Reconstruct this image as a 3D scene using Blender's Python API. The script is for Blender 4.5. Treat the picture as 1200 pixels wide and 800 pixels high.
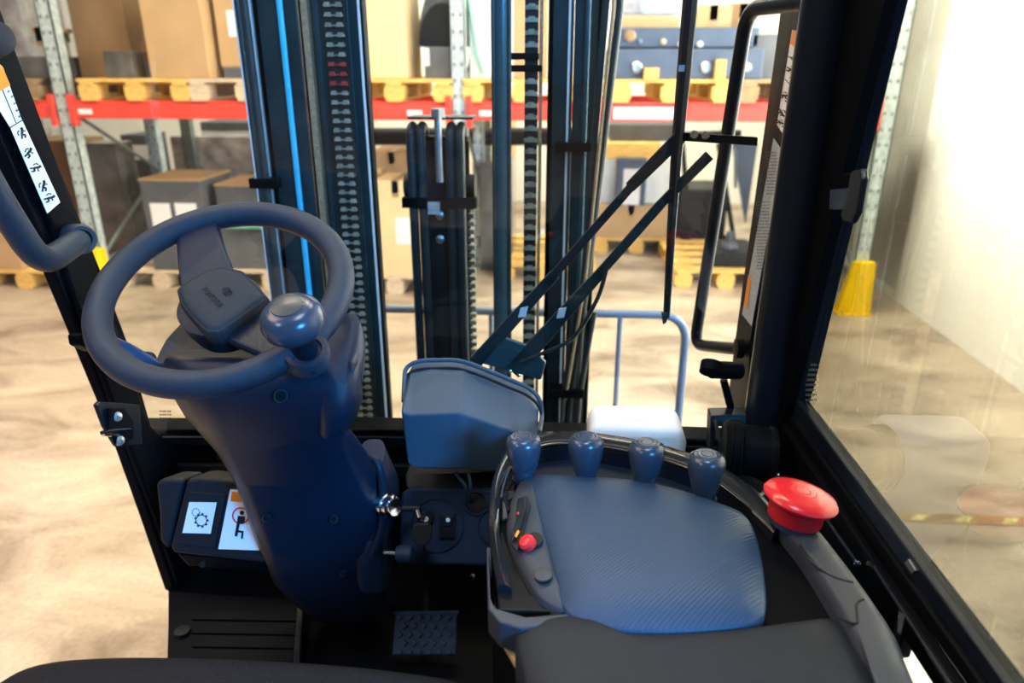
import bpy, bmesh, math, random
from math import pi, sin, cos, radians, sqrt
from mathutils import Vector as Vec, Matrix, Euler
for o in list(bpy.data.objects): bpy.data.objects.remove(o, do_unlink=True)
SC = bpy.context.scene
COL = SC.collection
random.seed(7)

# ------------------------------------------------------------------ camera
PITCH, YAW, FPX = radians(20.9), radians(4.0), 850.0
CAMP = Vec((0, 0, 1.65))
cd = bpy.data.cameras.new('camera'); cam = bpy.data.objects.new('camera', cd); COL.objects.link(cam)
cam.location = CAMP; cam.rotation_euler = (pi/2 - PITCH, 0, YAW)
cd.sensor_width = 36; cd.lens = FPX/1200*36; cd.clip_start = 0.02
cd.dof.use_dof = True; cd.dof.focus_distance = 0.92; cd.dof.aperture_fstop = 4.5
SC.camera = cam

# ------------------------------------------------------------------ world and large lights
SC.view_settings.view_transform = 'Standard'; SC.view_settings.look = 'None'
SC.view_settings.gamma = 1; SC.view_settings.exposure = 0.0
SC.view_settings.use_curve_mapping = False
w = bpy.data.worlds.new('world'); SC.world = w; w.use_nodes = True
w.node_tree.nodes['Background'].inputs[0].default_value = (0.72, 0.82, 1.0, 1)
w.node_tree.nodes['Background'].inputs[1].default_value = 0.12
def area(name, loc, target, size, sizey, power, col):
    l = bpy.data.lights.new(name, 'AREA'); l.shape = 'RECTANGLE'; l.size = size; l.size_y = sizey
    l.energy = power; l.color = col
    o = bpy.data.objects.new(name, l); COL.objects.link(o); o.location = loc
    o.rotation_euler = (Vec(target) - Vec(loc)).to_track_quat('-Z', 'Y').to_euler()
    return o
area('aisle_lamp', (-0.6, 3.3, 5.4), (-0.6, 3.9, 0), 4.5, 1.0, 440, (1.0, 0.86, 0.60))
area('left_bay_lamp', (-3.8, 1.0, 5.0), (-3.0, 1.8, 0), 3.0, 3.0, 235, (1.0, 0.72, 0.55))
area('right_wall_fill', (0.9, 3.1, 2.9), (2.5, 3.1, 2.0), 5.0, 0.5, 760, (1.0, 0.98, 0.93)).data.spread = radians(95)  # fill added to whiten the right wall, spread kept off the floor
area('rear_aisle_lamp', (-0.5, 7.6, 4.6), (-0.5, 8.4, 0.5), 7.0, 0.8, 420, (1.0, 0.95, 0.82))
area('roof_daylight', (0.1, 0.1, 3.8), (0.0, 0.85, 1.1), 0.8, 0.8, 46, (0.66, 0.82, 1.0))
area('door_daylight', (1.5, -1.5, 2.35), (0.0, 0.8, 1.15), 0.8, 0.6, 195, (0.045, 0.40, 1.0))
area('side_fill', (-2.2, -1.2, 3.3), (-0.2, 0.9, 1.2), 0.6, 0.6, 24, (0.70, 0.80, 1.0))  # cool fill added for grey rim highlights and a whiter canister

# ------------------------------------------------------------------ geometry of views: a pixel and a plane give a world point
FW = Vec((-sin(YAW)*cos(PITCH), cos(YAW)*cos(PITCH), -sin(PITCH)))
RT = Vec((cos(YAW), sin(YAW), 0)); UP = RT.cross(FW)
def ray(x, y): return FW + RT*((x-600)/FPX) + UP*((400-y)/FPX)
def V(x, y, d): return CAMP + ray(x, y)*d
def onaxis(x, y, i, v):
    r = ray(x, y); return CAMP + r*((v-CAMP[i])/r[i])
def PX(x, y, v): return onaxis(x, y, 0, v)
def PY(x, y, v): return onaxis(x, y, 1, v)
def PZ(x, y, v): return onaxis(x, y, 2, v)
def PL(x, y, p0, n, off=0.0):
    r = ray(x, y); n = Vec(n).normalized(); p = Vec(p0) + n*off
    return CAMP + r*((p-CAMP).dot(n)/r.dot(n))

# ------------------------------------------------------------------ materials
def mat(name, c, rough=0.5, metal=0.0, var=0.0, vs=20.0, bump=0.0, bs=300.0, spec=0.22, coat=0.0, c2=None, stretch=None, emit=0):
    m = bpy.data.materials.new(name); m.use_nodes = True
    nt = m.node_tree; b = nt.nodes['Principled BSDF']
    b.inputs['Roughness'].default_value = rough; b.inputs['Metallic'].default_value = metal
    b.inputs['Specular IOR Level'].default_value = spec; b.inputs['Coat Weight'].default_value = coat
    tc = nt.nodes.new('ShaderNodeTexCoord'); src = tc.outputs['Object']
    if stretch:
        mp = nt.nodes.new('ShaderNodeMapping'); mp.inputs['Scale'].default_value = stretch
        nt.links.new(src, mp.inputs[0]); src = mp.outputs[0]
    if var > 0 or c2:
        n = nt.nodes.new('ShaderNodeTexNoise'); n.inputs['Scale'].default_value = vs; n.inputs['Detail'].default_value = 6
        r = nt.nodes.new('ShaderNodeValToRGB'); nt.links.new(src, n.inputs['Vector']); nt.links.new(n.outputs[0], r.inputs[0])
        r.color_ramp.elements[0].position = 0.3; r.color_ramp.elements[1].position = 0.7
        a = [v*(1-var) for v in c]; d = c2 or [min(1, v*(1+var)) for v in c]
        r.color_ramp.elements[0].color = (*a, 1); r.color_ramp.elements[1].color = (*d, 1)
        nt.links.new(r.outputs[0], b.inputs['Base Color'])
    else: b.inputs['Base Color'].default_value = (*c, 1)
    if bump > 0:
        n = nt.nodes.new('ShaderNodeTexNoise'); n.inputs['Scale'].default_value = bs; n.inputs['Detail'].default_value = 3
        bp = nt.nodes.new('ShaderNodeBump'); bp.inputs['Strength'].default_value = bump; bp.inputs['Distance'].default_value = 0.002
        nt.links.new(src, n.inputs['Vector']); nt.links.new(n.outputs[0], bp.inputs['Height']); nt.links.new(bp.outputs[0], b.inputs['Normal'])
    if emit: b.inputs['Emission Color'].default_value = (*c, 1); b.inputs['Emission Strength'].default_value = emit
    return m
def glass(name, tint, refl=1.0):
    m = bpy.data.materials.new(name); m.use_nodes = True; nt = m.node_tree; nt.nodes.clear()
    o = nt.nodes.new('ShaderNodeOutputMaterial'); t = nt.nodes.new('ShaderNodeBsdfTransparent'); g = nt.nodes.new('ShaderNodeBsdfGlossy')
    t.inputs[0].default_value = (*tint, 1); g.inputs['Roughness'].default_value = 0.0
    f = nt.nodes.new('ShaderNodeFresnel'); f.inputs['IOR'].default_value = 1.5
    mu = nt.nodes.new('ShaderNodeMath'); mu.operation = 'MULTIPLY'; mu.inputs[1].default_value = refl
    mx = nt.nodes.new('ShaderNodeMixShader'); ge = nt.nodes.new('ShaderNodeNewGeometry')
    fb_ = nt.nodes.new('ShaderNodeMath'); fb_.operation = 'SUBTRACT'; fb_.inputs[0].default_value = 1.0
    fm = nt.nodes.new('ShaderNodeMath'); fm.operation = 'MULTIPLY'
    nt.links.new(ge.outputs['Backfacing'], fb_.inputs[1]); nt.links.new(mu.outputs[0], fm.inputs[0]); nt.links.new(fb_.outputs[0], fm.inputs[1])
    nt.links.new(f.outputs[0], mu.inputs[0]); nt.links.new(fm.outputs[0], mx.inputs[0])
    nt.links.new(t.outputs[0], mx.inputs[1]); nt.links.new(g.outputs[0], mx.inputs[2]); nt.links.new(mx.outputs[0], o.inputs[0])
    return m
M = {}
M['black'] = mat('black_painted_steel', (0.0035, 0.004, 0.005), 0.40, 0, 0, bump=0.15, bs=900, spec=0.03)
M['blacksheen'] = mat('black_gloss_steel', (0.006, 0.009, 0.015), 0.30, 0, 0)
M['rubber'] = mat('black_rubber', (0.012, 0.012, 0.013), 0.6)
M['matrubber'] = mat('charcoal_mat_rubber', (0.006, 0.007, 0.009), 0.6, 0, 0.1, 40, spec=0.05)
M['grip'] = mat('blue_grey_grip_plastic', (0.019, 0.029, 0.044), 0.40, 0, 0.06, 60, bump=0.35, bs=1500)
M['column'] = mat('dark_blue_shroud_plastic', (0.007, 0.014, 0.028), 0.30, 0, 0.05, 30, bump=0.25, bs=1300)
M['columnlight'] = mat('grey_shroud_plastic', (0.017, 0.019, 0.024), 0.40, 0, 0.05, 30, bump=0.25, bs=1300)
M['hub'] = mat('charcoal_padded_plastic', (0.026, 0.031, 0.038), 0.50, 0, 0, bump=0.8, bs=900)
M['knob'] = mat('glossy_grey_knob', (0.030, 0.045, 0.070), 0.24, 0, 0, spec=0.5)
M['knobcap'] = mat('satin_grey_cap', (0.055, 0.055, 0.050), 0.3)
M['box'] = mat('light_grey_cover_plastic', (0.045, 0.070, 0.098), 0.40, 0, 0.04, 40, bump=0.2, bs=1200)
M['panel'] = mat('dark_panel_plastic', (0.009, 0.011, 0.015), 0.5, 0, 0.05, 40, bump=0.3, bs=1000)
M['panelblue'] = mat('blue_switch_panel_plastic', (0.014, 0.028, 0.055), 0.42, 0, 0.05, 40, bump=0.3, bs=1000)
M['consolegrey'] = mat('grey_console_plastic', (0.034, 0.039, 0.048), 0.40, 0, 0.04, 40, bump=0.2, bs=1000)
M['consolebrown'] = mat('glossy_dark_console_side', (0.012, 0.011, 0.010), 0.22, 0, 0)
M['bezel'] = mat('glossy_smoked_bezel', (0.012, 0.013, 0.015), 0.15, 0, 0.3, 15, spec=0.5)
M['leather'] = mat('black_seat_vinyl', (0.010, 0.011, 0.014), 0.55, 0, 0.05, 30, spec=0.08, bump=0.9, bs=420)
M['chrome'] = mat('polished_chrome', (0.75, 0.78, 0.82), 0.15, 1.0)
M['zinc'] = mat('zinc_screw', (0.5, 0.52, 0.55), 0.35, 0.9)
M['knobcapblue'] = mat('glossy_blue_black_lever', (0.02, 0.05, 0.11), 0.18)
M['red'] = mat('glossy_red_button', (0.62, 0.016, 0.022), 0.28, 0, 0, coat=0.3)
M['redlens'] = mat('red_switch_lens', (0.85, 0.03, 0.03), 0.2, 0, 0)
M['sticker'] = mat('white_sticker', (0.80, 0.84, 0.84), 0.4)
M['silversticker'] = mat('silver_printed_sticker', (0.42, 0.46, 0.50), 0.4, 0.1, 0.25, 160)
M['orange'] = mat('orange_sticker', (0.85, 0.27, 0.02), 0.4)
M['ink'] = mat('black_ink', (0.01, 0.01, 0.01), 0.6)
M['inkgrey'] = mat('grey_ink', (0.10, 0.10, 0.09), 0.6)
M['mast'] = mat('teal_black_mast_steel', (0.018, 0.036, 0.042), 0.34, 0.2, 0.3, 12)
M['mastedge'] = mat('highlight_bright_steel', (0.55, 0.66, 0.74), 0.3, 0.0)  # highlight lines along the mast rails put into a pale colour
M['cyl'] = mat('blue_black_cylinder_tube', (0.03, 0.075, 0.10), 0.25, 0.2)
M['cyanline'] = mat('cyan_highlight_tube', (0.03, 0.42, 0.75), 0.2, 0.0)  # cyan highlight on the mast put into a bright base colour
M['chain'] = mat('oiled_chain_steel', (0.20, 0.23, 0.20), 0.4, 0.2, 0.3, 60)
M['chaindark'] = mat('dark_chain_pin', (0.02, 0.022, 0.02), 0.5, 0.3)
M['redmark'] = mat('red_chain_band', (0.22, 0.03, 0.025), 0.5)  # dark red tone for one band of chain links
M['tan'] = mat('tan_wear_strip', (0.24, 0.19, 0.12), 0.6, 0, 0.4, 300)
M['hose'] = mat('hydraulic_hose_rubber', (0.020, 0.030, 0.034), 0.3, 0, 0.1, 80)
M['canister'] = mat('white_translucent_plastic', (0.88, 0.89, 0.90), 0.4)
M['bar'] = mat('grey_backrest_tube', (0.14, 0.17, 0.22), 0.35, 0.2)
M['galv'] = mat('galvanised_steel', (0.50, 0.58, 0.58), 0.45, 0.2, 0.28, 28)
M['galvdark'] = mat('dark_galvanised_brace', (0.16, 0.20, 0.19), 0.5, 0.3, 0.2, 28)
M['slot'] = mat('dark_slot', (0.10, 0.12, 0.12), 0.8)
M['beam'] = mat('red_beam_paint', (0.72, 0.075, 0.055), 0.38, 0, 0.12, 6)
M['yellow'] = mat('yellow_guard_paint', (0.90, 0.58, 0.0), 0.45, 0, 0.05, 10)
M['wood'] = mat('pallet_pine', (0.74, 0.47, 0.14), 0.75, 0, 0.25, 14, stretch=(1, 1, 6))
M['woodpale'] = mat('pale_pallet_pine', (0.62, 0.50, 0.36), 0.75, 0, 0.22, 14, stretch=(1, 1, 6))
M['wooddark'] = mat('dark_brown_pallet', (0.30, 0.20, 0.11), 0.8, 0, 0.22, 14)  # dark brown wood tone, also used for the floor tape
M['card'] = mat('tan_cardboard', (0.46, 0.30, 0.155), 0.8, 0, 0.06, 5)
M['cardlight'] = mat('light_cardboard', (0.78, 0.58, 0.33), 0.8, 0, 0.05, 5)
M['carddark'] = mat('brown_cardboard', (0.22, 0.135, 0.07), 0.8, 0, 0.12, 5)
M['cardgrey'] = mat('grey_crate_board', (0.095, 0.100, 0.110), 0.7, 0, 0.15, 8)
M['tape'] = mat('brown_tape', (0.36, 0.25, 0.14), 0.35)
M['wrap'] = mat('stretch_wrap_film', (0.30, 0.27, 0.25), 0.22, 0, 0.45, 7, c2=(0.52, 0.50, 0.50), coat=0.5)
M['wrapdark'] = mat('dark_stretch_wrap', (0.10, 0.095, 0.09), 0.22, 0, 0.5, 6, coat=0.6)
M['wrapwhite'] = mat('white_stretch_wrap', (0.75, 0.80, 0.78), 0.3, 0, 0.1, 7, coat=0.4)
M['machine'] = mat('blue_grey_machine_paint', (0.075, 0.10, 0.15), 0.4, 0, 0.1, 10)
M['blackplastic'] = mat('matt_black_plastic', (0.015, 0.015, 0.016), 0.55)
M['green'] = mat('green_strap', (0.12, 0.38, 0.25), 0.6)
M['paper'] = mat('white_paper_label', (0.85, 0.86, 0.88), 0.6)
M['hood'] = mat('grey_hood_shell', (0.13, 0.14, 0.15), 0.45, 0, 0.2, 9)
M['yellowmark'] = mat('worn_yellow_tape', (0.50, 0.44, 0.18), 0.7, 0, 0.5, 30)
M['glass'] = glass('windscreen_glass', (0.93, 0.95, 0.94), 1.4)
M['doorglass'] = glass('door_window_glass', (0.50, 0.50, 0.455), 1.15)

def wave_mat(name, c, rough, scale, rot, strength):
    m = mat(name, c, rough); nt = m.node_tree; b = nt.nodes['Principled BSDF']
    tc = nt.nodes.new('ShaderNodeTexCoord'); mp = nt.nodes.new('ShaderNodeMapping'); mp.inputs['Rotation'].default_value = rot
    wv = nt.nodes.new('ShaderNodeTexWave'); wv.inputs['Scale'].default_value = scale; wv.bands_direction = 'X'
    wv.inputs['Distortion'].default_value = 0
    bp = nt.nodes.new('ShaderNodeBump'); bp.inputs['Strength'].default_value = strength; bp.inputs['Distance'].default_value = 0.0015
    nt.links.new(tc.outputs['Object'], mp.inputs[0]); nt.links.new(mp.outputs[0], wv.inputs[0])
    nt.links.new(wv.outputs['Fac'], bp.inputs['Height']); nt.links.new(bp.outputs[0], b.inputs['Normal'])
    return m
M['pad'] = wave_mat('ribbed_blue_grey_pad', (0.022, 0.046, 0.082), 0.42, 88, (0, 0, radians(44)), 0.20)
M['paddark'] = wave_mat('ribbed_charcoal_pad', (0.006, 0.009, 0.013), 0.55, 90, (0, 0, radians(44)), 0.08)

def floor_mat():
    m = bpy.data.materials.new('worn_concrete_floor'); m.use_nodes = True; nt = m.node_tree; b = nt.nodes['Principled BSDF']
    tc = nt.nodes.new('ShaderNodeTexCoord')
    mp = nt.nodes.new('ShaderNodeMapping'); mp.inputs['Scale'].default_value = (1, 1.7, 1); mp.inputs['Rotation'].default_value = (0, 0, 0.5)
    nt.links.new(tc.outputs['Object'], mp.inputs[0])
    n1 = nt.nodes.new('ShaderNodeTexNoise'); n1.inputs['Scale'].default_value = 1.6; n1.inputs['Detail'].default_value = 9; n1.inputs['Roughness'].default_value = 0.62; n1.inputs['Distortion'].default_value = 0.7
    n2 = nt.nodes.new('ShaderNodeTexNoise'); n2.inputs['Scale'].default_value = 55; n2.inputs['Detail'].default_value = 4
    nt.links.new(mp.outputs[0], n1.inputs[0]); nt.links.new(tc.outputs['Object'], n2.inputs[0])
    r = nt.nodes.new('ShaderNodeValToRGB'); nt.links.new(n1.outputs[0], r.inputs[0])
    r.color_ramp.elements[0].position = 0.3; r.color_ramp.elements[0].color = (0.14, 0.105, 0.072, 1)
    r.color_ramp.elements[1].position = 0.68; r.color_ramp.elements[1].color = (0.50, 0.42, 0.32, 1)
    e = r.color_ramp.elements.new(0.5); e.color = (0.37, 0.30, 0.225, 1)
    mx = nt.nodes.new('ShaderNodeMixRGB'); mx.blend_type = 'OVERLAY'; mx.inputs[0].default_value = 0.25
    nt.links.new(r.outputs[0], mx.inputs[1]); nt.links.new(n2.outputs[0], mx.inputs[2]); nt.links.new(mx.outputs[0], b.inputs['Base Color'])
    b.inputs['Roughness'].default_value = 0.5; b.inputs['Specular IOR Level'].default_value = 0.3
    return m
M['floor'] = floor_mat()
M['wallwhite'] = mat('white_wall_paint', (0.80, 0.79, 0.74), 0.7, 0, 0.03, 3)
M['wallshaded'] = mat('shaded_recess_wall', (0.48, 0.47, 0.42), 0.7, 0, 0.06, 3)  # shading of the recessed wall put into a greyer paint
M['wallback'] = mat('cream_wall_cladding', (0.90, 0.88, 0.80), 0.7, 0, 0.03, 2)

# ------------------------------------------------------------------ mesh builder
ORG = {}
class MB:
    def __init__(s): s.v = []; s.f = []
    def add(s, vs, fs):
        k = len(s.v); s.v += [Vec(p) for p in vs]; s.f += [tuple(i+k for i in f) for f in fs]; return s
    def box(s, c, sz, R=None):
        c = Vec(c); h = Vec(sz)/2; R = R or Matrix.Identity(3)
        vs = [c + R @ Vec((x*h.x, y*h.y, z*h.z)) for x in (-1, 1) for y in (-1, 1) for z in (-1, 1)]
        return s.add(vs, [(0, 1, 3, 2), (4, 6, 7, 5), (0, 4, 5, 1), (2, 3, 7, 6), (0, 2, 6, 4), (1, 5, 7, 3)])
    def bb(s, a, b):
        return s.box([(a[i]+b[i])/2 for i in range(3)], [abs(b[i]-a[i]) for i in range(3)])
    def prism(s, poly, vec):
        n = len(poly); vec = Vec(vec); vs = [Vec(p) for p in poly] + [Vec(p)+vec for p in poly]
        return s.add(vs, [tuple(range(n))[::-1], tuple(range(n, 2*n))] + [(i, (i+1) % n, n+(i+1) % n, n+i) for i in range(n)])
    def rings(s, rs, cap=True, closed=False):
        n = len(rs[0]); k = len(s.v)
        for r in rs: s.v += [Vec(p) for p in r]
        m = len(rs)
        for j in range(m if closed else m-1):
            a = k+j*n; b = k+((j+1) % m)*n
            for i in range(n): s.f.append((a+i, a+(i+1) % n, b+(i+1) % n, b+i))
        if cap and not closed:
            s.f.append(tuple(range(k, k+n))[::-1]); s.f.append(tuple(range(k+(m-1)*n, k+m*n)))
        return s
    def tube(s, pts, r, n=12, closed=False, sx=1.0):
        pts = [Vec(p) for p in pts]; m = len(pts); rs = []; prev = None
        for i, p in enumerate(pts):
            if closed: t = pts[(i+1) % m]-pts[i-1]
            else: t = pts[min(i+1, m-1)]-pts[max(i-1, 0)]
            t.normalize()
            if prev is None: a = t.cross(Vec((0, 0, 1)) if abs(t.z) < .9 else Vec((0, 1, 0))).normalized()
            else: a = (prev - t*prev.dot(t)).normalized()
            prev = a; b = t.cross(a); rr = r[i] if isinstance(r, (list, tuple)) else r
            rs.append([p + a*(rr*cos(2*pi*k/n)*sx) + b*(rr*sin(2*pi*k/n)) for k in range(n)])
        return s.rings(rs, closed=closed)
    def lathe(s, prof, o, ax, n=32):
        o = Vec(o); ax = Vec(ax).normalized(); a = ax.orthogonal().normalized(); b = ax.cross(a)
        return s.rings([[o + ax*h + (a*cos(2*pi*k/n) + b*sin(2*pi*k/n))*max(r, 1e-5) for k in range(n)] for r, h in prof])
    def build(s, name, m, parent=None, smooth=True, ang=35, bevel=0, seg=2, sub=0, label=None):
        me = bpy.data.meshes.new(name); off = ORG.get(parent.name, Vec((0, 0, 0))) if parent else Vec((0, 0, 0))
        me.from_pydata([p-off for p in s.v], [], s.f); me.update()
        bm = bmesh.new(); bm.from_mesh(me); bmesh.ops.recalc_face_normals(bm, faces=bm.faces); bm.to_mesh(me); bm.free()
        me.materials.append(M[m] if isinstance(m, str) else m)
        if smooth: me.shade_smooth(); me.set_sharp_from_angle(angle=radians(ang))
        o = bpy.data.objects.new(name, me); COL.objects.link(o)
        if parent: o.parent = parent; ORG[o.name] = off
        else: ORG[o.name] = Vec((0, 0, 0))
        if bevel:
            b = o.modifiers.new('bevel', 'BEVEL'); b.width = bevel; b.segments = seg; b.limit_method = 'ANGLE'; b.angle_limit = radians(30)
        if sub:
            u = o.modifiers.new('subsurf', 'SUBSURF'); u.levels = sub; u.render_levels = sub
        if label: o['label'] = label
        return o
def thing(name, label, cat, loc, group=None):
    o = bpy.data.objects.new(name, None); COL.objects.link(o); o.location = loc; o.empty_display_size = 0.05
    o['label'] = label; o['category'] = cat; ORG[o.name] = Vec(loc)
    if group: o['group'] = group
    return o
def tag(o, label, cat, group=None):
    o['label'] = label; o['category'] = cat
    if group: o['group'] = group
    return o
def struct(o): o['kind'] = 'structure'; return o
def smoothpath(pts, n=8, closed=False):
    pts = [Vec(p) for p in pts]; m = len(pts); out = []
    rng_ = range(m if closed else m-1)
    for i in rng_:
        if closed: p0, p1, p2, p3 = pts[i-1], pts[i], pts[(i+1) % m], pts[(i+2) % m]
        else: p0, p1, p2, p3 = pts[max(i-1, 0)], pts[i], pts[i+1], pts[min(i+2, m-1)]
        for k in range(n):
            t = k/n
            out.append(0.5*((2*p1) + (p2-p0)*t + (2*p0-5*p1+4*p2-p3)*t*t + (3*p1-p0-3*p2+p3)*t**3))
    if not closed: out.append(pts[-1].copy())
    return out
def fillet(pts, r, n=8):
    pts = [Vec(p) for p in pts]; out = [pts[0]]
    for i in range(1, len(pts)-1):
        a = pts[i]+(pts[i-1]-pts[i]).normalized()*r; b = pts[i]+(pts[i+1]-pts[i]).normalized()*r
        for k in range(n+1):
            t = k/n; out.append(a*(1-t)**2 + pts[i]*2*t*(1-t) + b*t*t)
    return out+[pts[-1]]
def dome(outline, h, skirt, up=Vec((0, 0, 1)), p=3.0, steps=9, rnd=0.12, mb=None):
    """closed outline -> cushion shape rising h above it with a skirt below"""
    mb = mb or MB(); n = len(outline); c = sum((Vec(q) for q in outline), Vec((0, 0, 0)))/n
    rs = [[Vec(q)-up*skirt for q in outline]]
    for k in range(steps+1):
        t = k/steps; sc = 1-t**1.6 if k < steps else 0.02
        hh = h*(1-(sc)**p)
        rs.append([c+(Vec(q)-c)*sc + up*hh for q in outline])
    return mb.rings(rs)

# ================================================================== SETTING
m = MB().bb((-14, -6, -0.1), (2.5, 12, 0)); struct(m.build('floor', 'floor', smooth=False))
m = MB().bb((2.5, -5, -0.1), (2.62, 5.39, 5.5)); struct(m.build('wall_right', 'wallwhite', smooth=False))
m = MB().bb((2.62, 5.39, -0.1), (2.74, 10.4, 5.5)).bb((2.5, 5.39, -0.1), (2.62, 10.4, -0.001)); struct(m.build('wall_right_recess', 'wallshaded', smooth=False))
m = MB().bb((-12, 9.4, -0.1), (2.74, 9.5, 5.5)); struct(m.build('wall_back', 'wallback', smooth=False))
t = thing('floor_marking', 'worn black and yellow striped tape on floor outside door window', 'floor tape', (1.5, 2.5, 0))
MB().bb((1.15, 2.47, 0.0005), (2.3, 2.53, 0.002)).build('tape_strip', 'wooddark', t, smooth=False)
for i in range(6):
    x = 1.2+i*0.17
    MB().prism([(x, 2.48, .0022), (x+.05, 2.48, .0022), (x+.09, 2.52, .0022), (x+.04, 2.52, .0022)], (0, 0, .0006)).build('stripe', 'yellowmark', t, smooth=False)

# ================================================================== PALLET RACK
RY0, RY1 = 5.1, 6.25
UX = [-3.51, -0.715, 2.10]
BZ = 1.355
rack = thing('pallet_rack', 'galvanised pallet rack with red load beams across the aisle', 'rack', (-0.7, 5.1, 0))
def upright(x, y, mname='galv', wd=0.10, slots=True, h=3.4):
    m = MB()
    m.bb((x-wd/2, y, 0), (x+wd/2, y+.012, h)); m.bb((x-wd/2, y, 0), (x-wd/2+.008, y+.09, h)); m.bb((x+wd/2-.008, y, 0), (x+wd/2, y+.09, h))
    u = m.build('upright', mname, rack, smooth=False)
    if slots:
        s = MB()
        for k in range(int(h/.05)):
            for sx in (-.025, .025):
                if (k % 2 == 0): s.box((x+sx, y-.001, .05+k*.05), (.013, .004, .022))
        so = s.build('slots', 'slot', u, smooth=False); so['kind'] = 'stuff'
    MB().bb((x-.08, y-.03, 0), (x+.08, y+.11, .012)).build('foot_plate', 'galvdark', u, smooth=False)
for x in UX:
    upright(x, RY0); upright(x, RY1-.09, 'galv', .09, True)
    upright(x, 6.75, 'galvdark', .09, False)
    z = 0.25
    k = 0
    while z < 3.0:
        a, b = ((RY0+.05, z), (RY1-.06, z+.55)) if k % 2 == 0 else ((RY1-.06, z), (RY0+.05, z+.55))
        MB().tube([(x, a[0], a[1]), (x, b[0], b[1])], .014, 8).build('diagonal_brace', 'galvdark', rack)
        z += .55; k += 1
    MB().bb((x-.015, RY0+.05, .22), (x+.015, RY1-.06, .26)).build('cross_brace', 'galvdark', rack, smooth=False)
for (a, b) in ((UX[0], UX[1]), (UX[1], UX[2]), (UX[0]-2.8, UX[0])):
    for y in (RY0-.02, RY1-.06):
        z = BZ
        bmo = MB().prism([(a+.05, y, z-.06), (a+.05, y, z+.035), (a+.05, y+.02, z+.035), (a+.05, y+.02, z+.06), (a+.05, y+.05, z+.06), (a+.05, y+.05, z-.06)], (b-a-.1, 0, 0)).build('load_beam', 'beam', rack, smooth=False, bevel=.003)
        for e in (a+.05, b-.09):
            MB().bb((e, y-.008, z-.11), (e+.04, y+.05, z+.10)).build('beam_connector', 'beam', bmo, smooth=False, bevel=.003)
        if y < RY0:
            for e in ((a+.14, b-.42) if a > -1 else (b-.35, a+.12)):
                MB().bb((e, y-.003, z-.03), (e+.10, y-.0005, z+.005)).build('beam_label', 'paper', bmo, smooth=False)
    # rack decking tie bars
    for q in range(3):
        MB().bb((a+.5+q*.85, RY0+.03, BZ-.03), (a+.54+q*.85, RY1-.06, BZ)).build('tie_bar', 'galvdark', rack, smooth=False)
# overexposed sticker strip on right beam
MB().bb((.32, RY0-.026, BZ-.045), (.72, RY0-.022, BZ+.03)).build('load_sign', 'paper', rack, smooth=False, label='white load notice on the red beam')

def guard(x, y, label):
    t = thing('upright_guard', label, 'rack guard', (x, y, 0), 'yellow rack upright guards')
    m = MB(); h = .37
    lo = [(-.10, -.05), (-.10, .03), (.085, .03), (.085, -.05), (.05, -.08), (-.06, -.08)]
    hi = [(-.065, -.03), (-.065, .03), (.07, .03), (.07, -.03), (.04, -.05), (-.045, -.05)]
    lo = [(-.14 if i < 2 else a if a > 0 else a, b) for i, (a, b) in enumerate(lo)]
    m.rings([[(x+a, y+b, 0.012) for a, b in lo], [(x+a, y+b, h) for a, b in hi]])
    m.build('shield', 'yellow', t, smooth=False, bevel=.004)
    m = MB().bb((x-.15, y-.10, 0), (x+.09, y+.04, .012)).build('foot_flange', 'yellow', t, smooth=False)
    for sx in (-.125, .07): MB().lathe([(.0, 0), (.010, 0), (.010, .012), (0, .013)], (x+sx, y-.088, .012), (0, 0, 1), 10).build('anchor_bolt', 'zinc', t)
guard(UX[0]+.03, RY0-.03, 'yellow steel guard at foot of rack upright behind the steering wheel')
guard(UX[2], RY0-.03, 'yellow steel guard at foot of rack upright beside white wall')

# ------------------------------------------------------------------ pallets
def sh(name, sz, m):
    b = MB().box((0, 0, 0), sz); me = bpy.data.meshes.new(name); me.from_pydata(b.v, [], b.f); me.materials.append(M[m]); return me
PM = {}
for k in ('wood', 'woodpale', 'wooddark'):
    PM[k] = dict(deck=sh('deck_board', (.80, .135, .022), k), wide=sh('block', (.135, .14, .078), k), strg=sh('stringer_board', (.10, 1.1, .022), k), base=sh('bottom_board', (.11, 1.1, .022), k))
def pallet(x, y, z, label, k='wood', rz=0.0, group='wooden pallets on the rack beams'):
    """x,y = centre of the front edge; 0.8 m wide, 1.1 m deep"""
    t = thing('wooden_pallet', label, 'pallet', (x, y, z), group); t.rotation_euler = (0, 0, rz)
    def pc(n, me, l):
        o = bpy.data.objects.new(n, me); COL.objects.link(o); o.parent = t; o.location = l
    for i in range(5): pc('deck_board', PM[k]['deck'], (0, .07+i*.24, .133))
    for i in (-1, 0, 1):
        pc('stringer_board', PM[k]['strg'], (i*.33, .55, .111)); pc('bottom_board', PM[k]['base'], (i*.33, .55, .011))
        for j in range(3): pc('block', PM[k]['wide'], (i*.33, .075+j*.475, .061))
    return t
UZ = BZ+.06
def xat(px, py, y): return PY(px, py, y).x
up_p = [(157, 'wood', 'yellowish pallet on the red beam left of the mast, carrying brown cartons'),
        (287, 'woodpale', 'pale bare pallet on the red beam partly hidden by left mast hose'),
        (462, 'wood', 'bright pallet on the red beam between mast rails under large light carton'),
        (612, 'wood', 'pallet on the red beam behind the vertical lift tube'),
        (787, 'wood', 'yellow pallet on the red beam carrying blue-grey machine frames'),
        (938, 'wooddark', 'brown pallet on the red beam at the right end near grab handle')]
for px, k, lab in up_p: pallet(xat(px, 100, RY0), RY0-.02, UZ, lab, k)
pallet(-4.05, RY0-.02, UZ, 'dark pallet on the red beam left of the perforated upright', 'wooddark')
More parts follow.
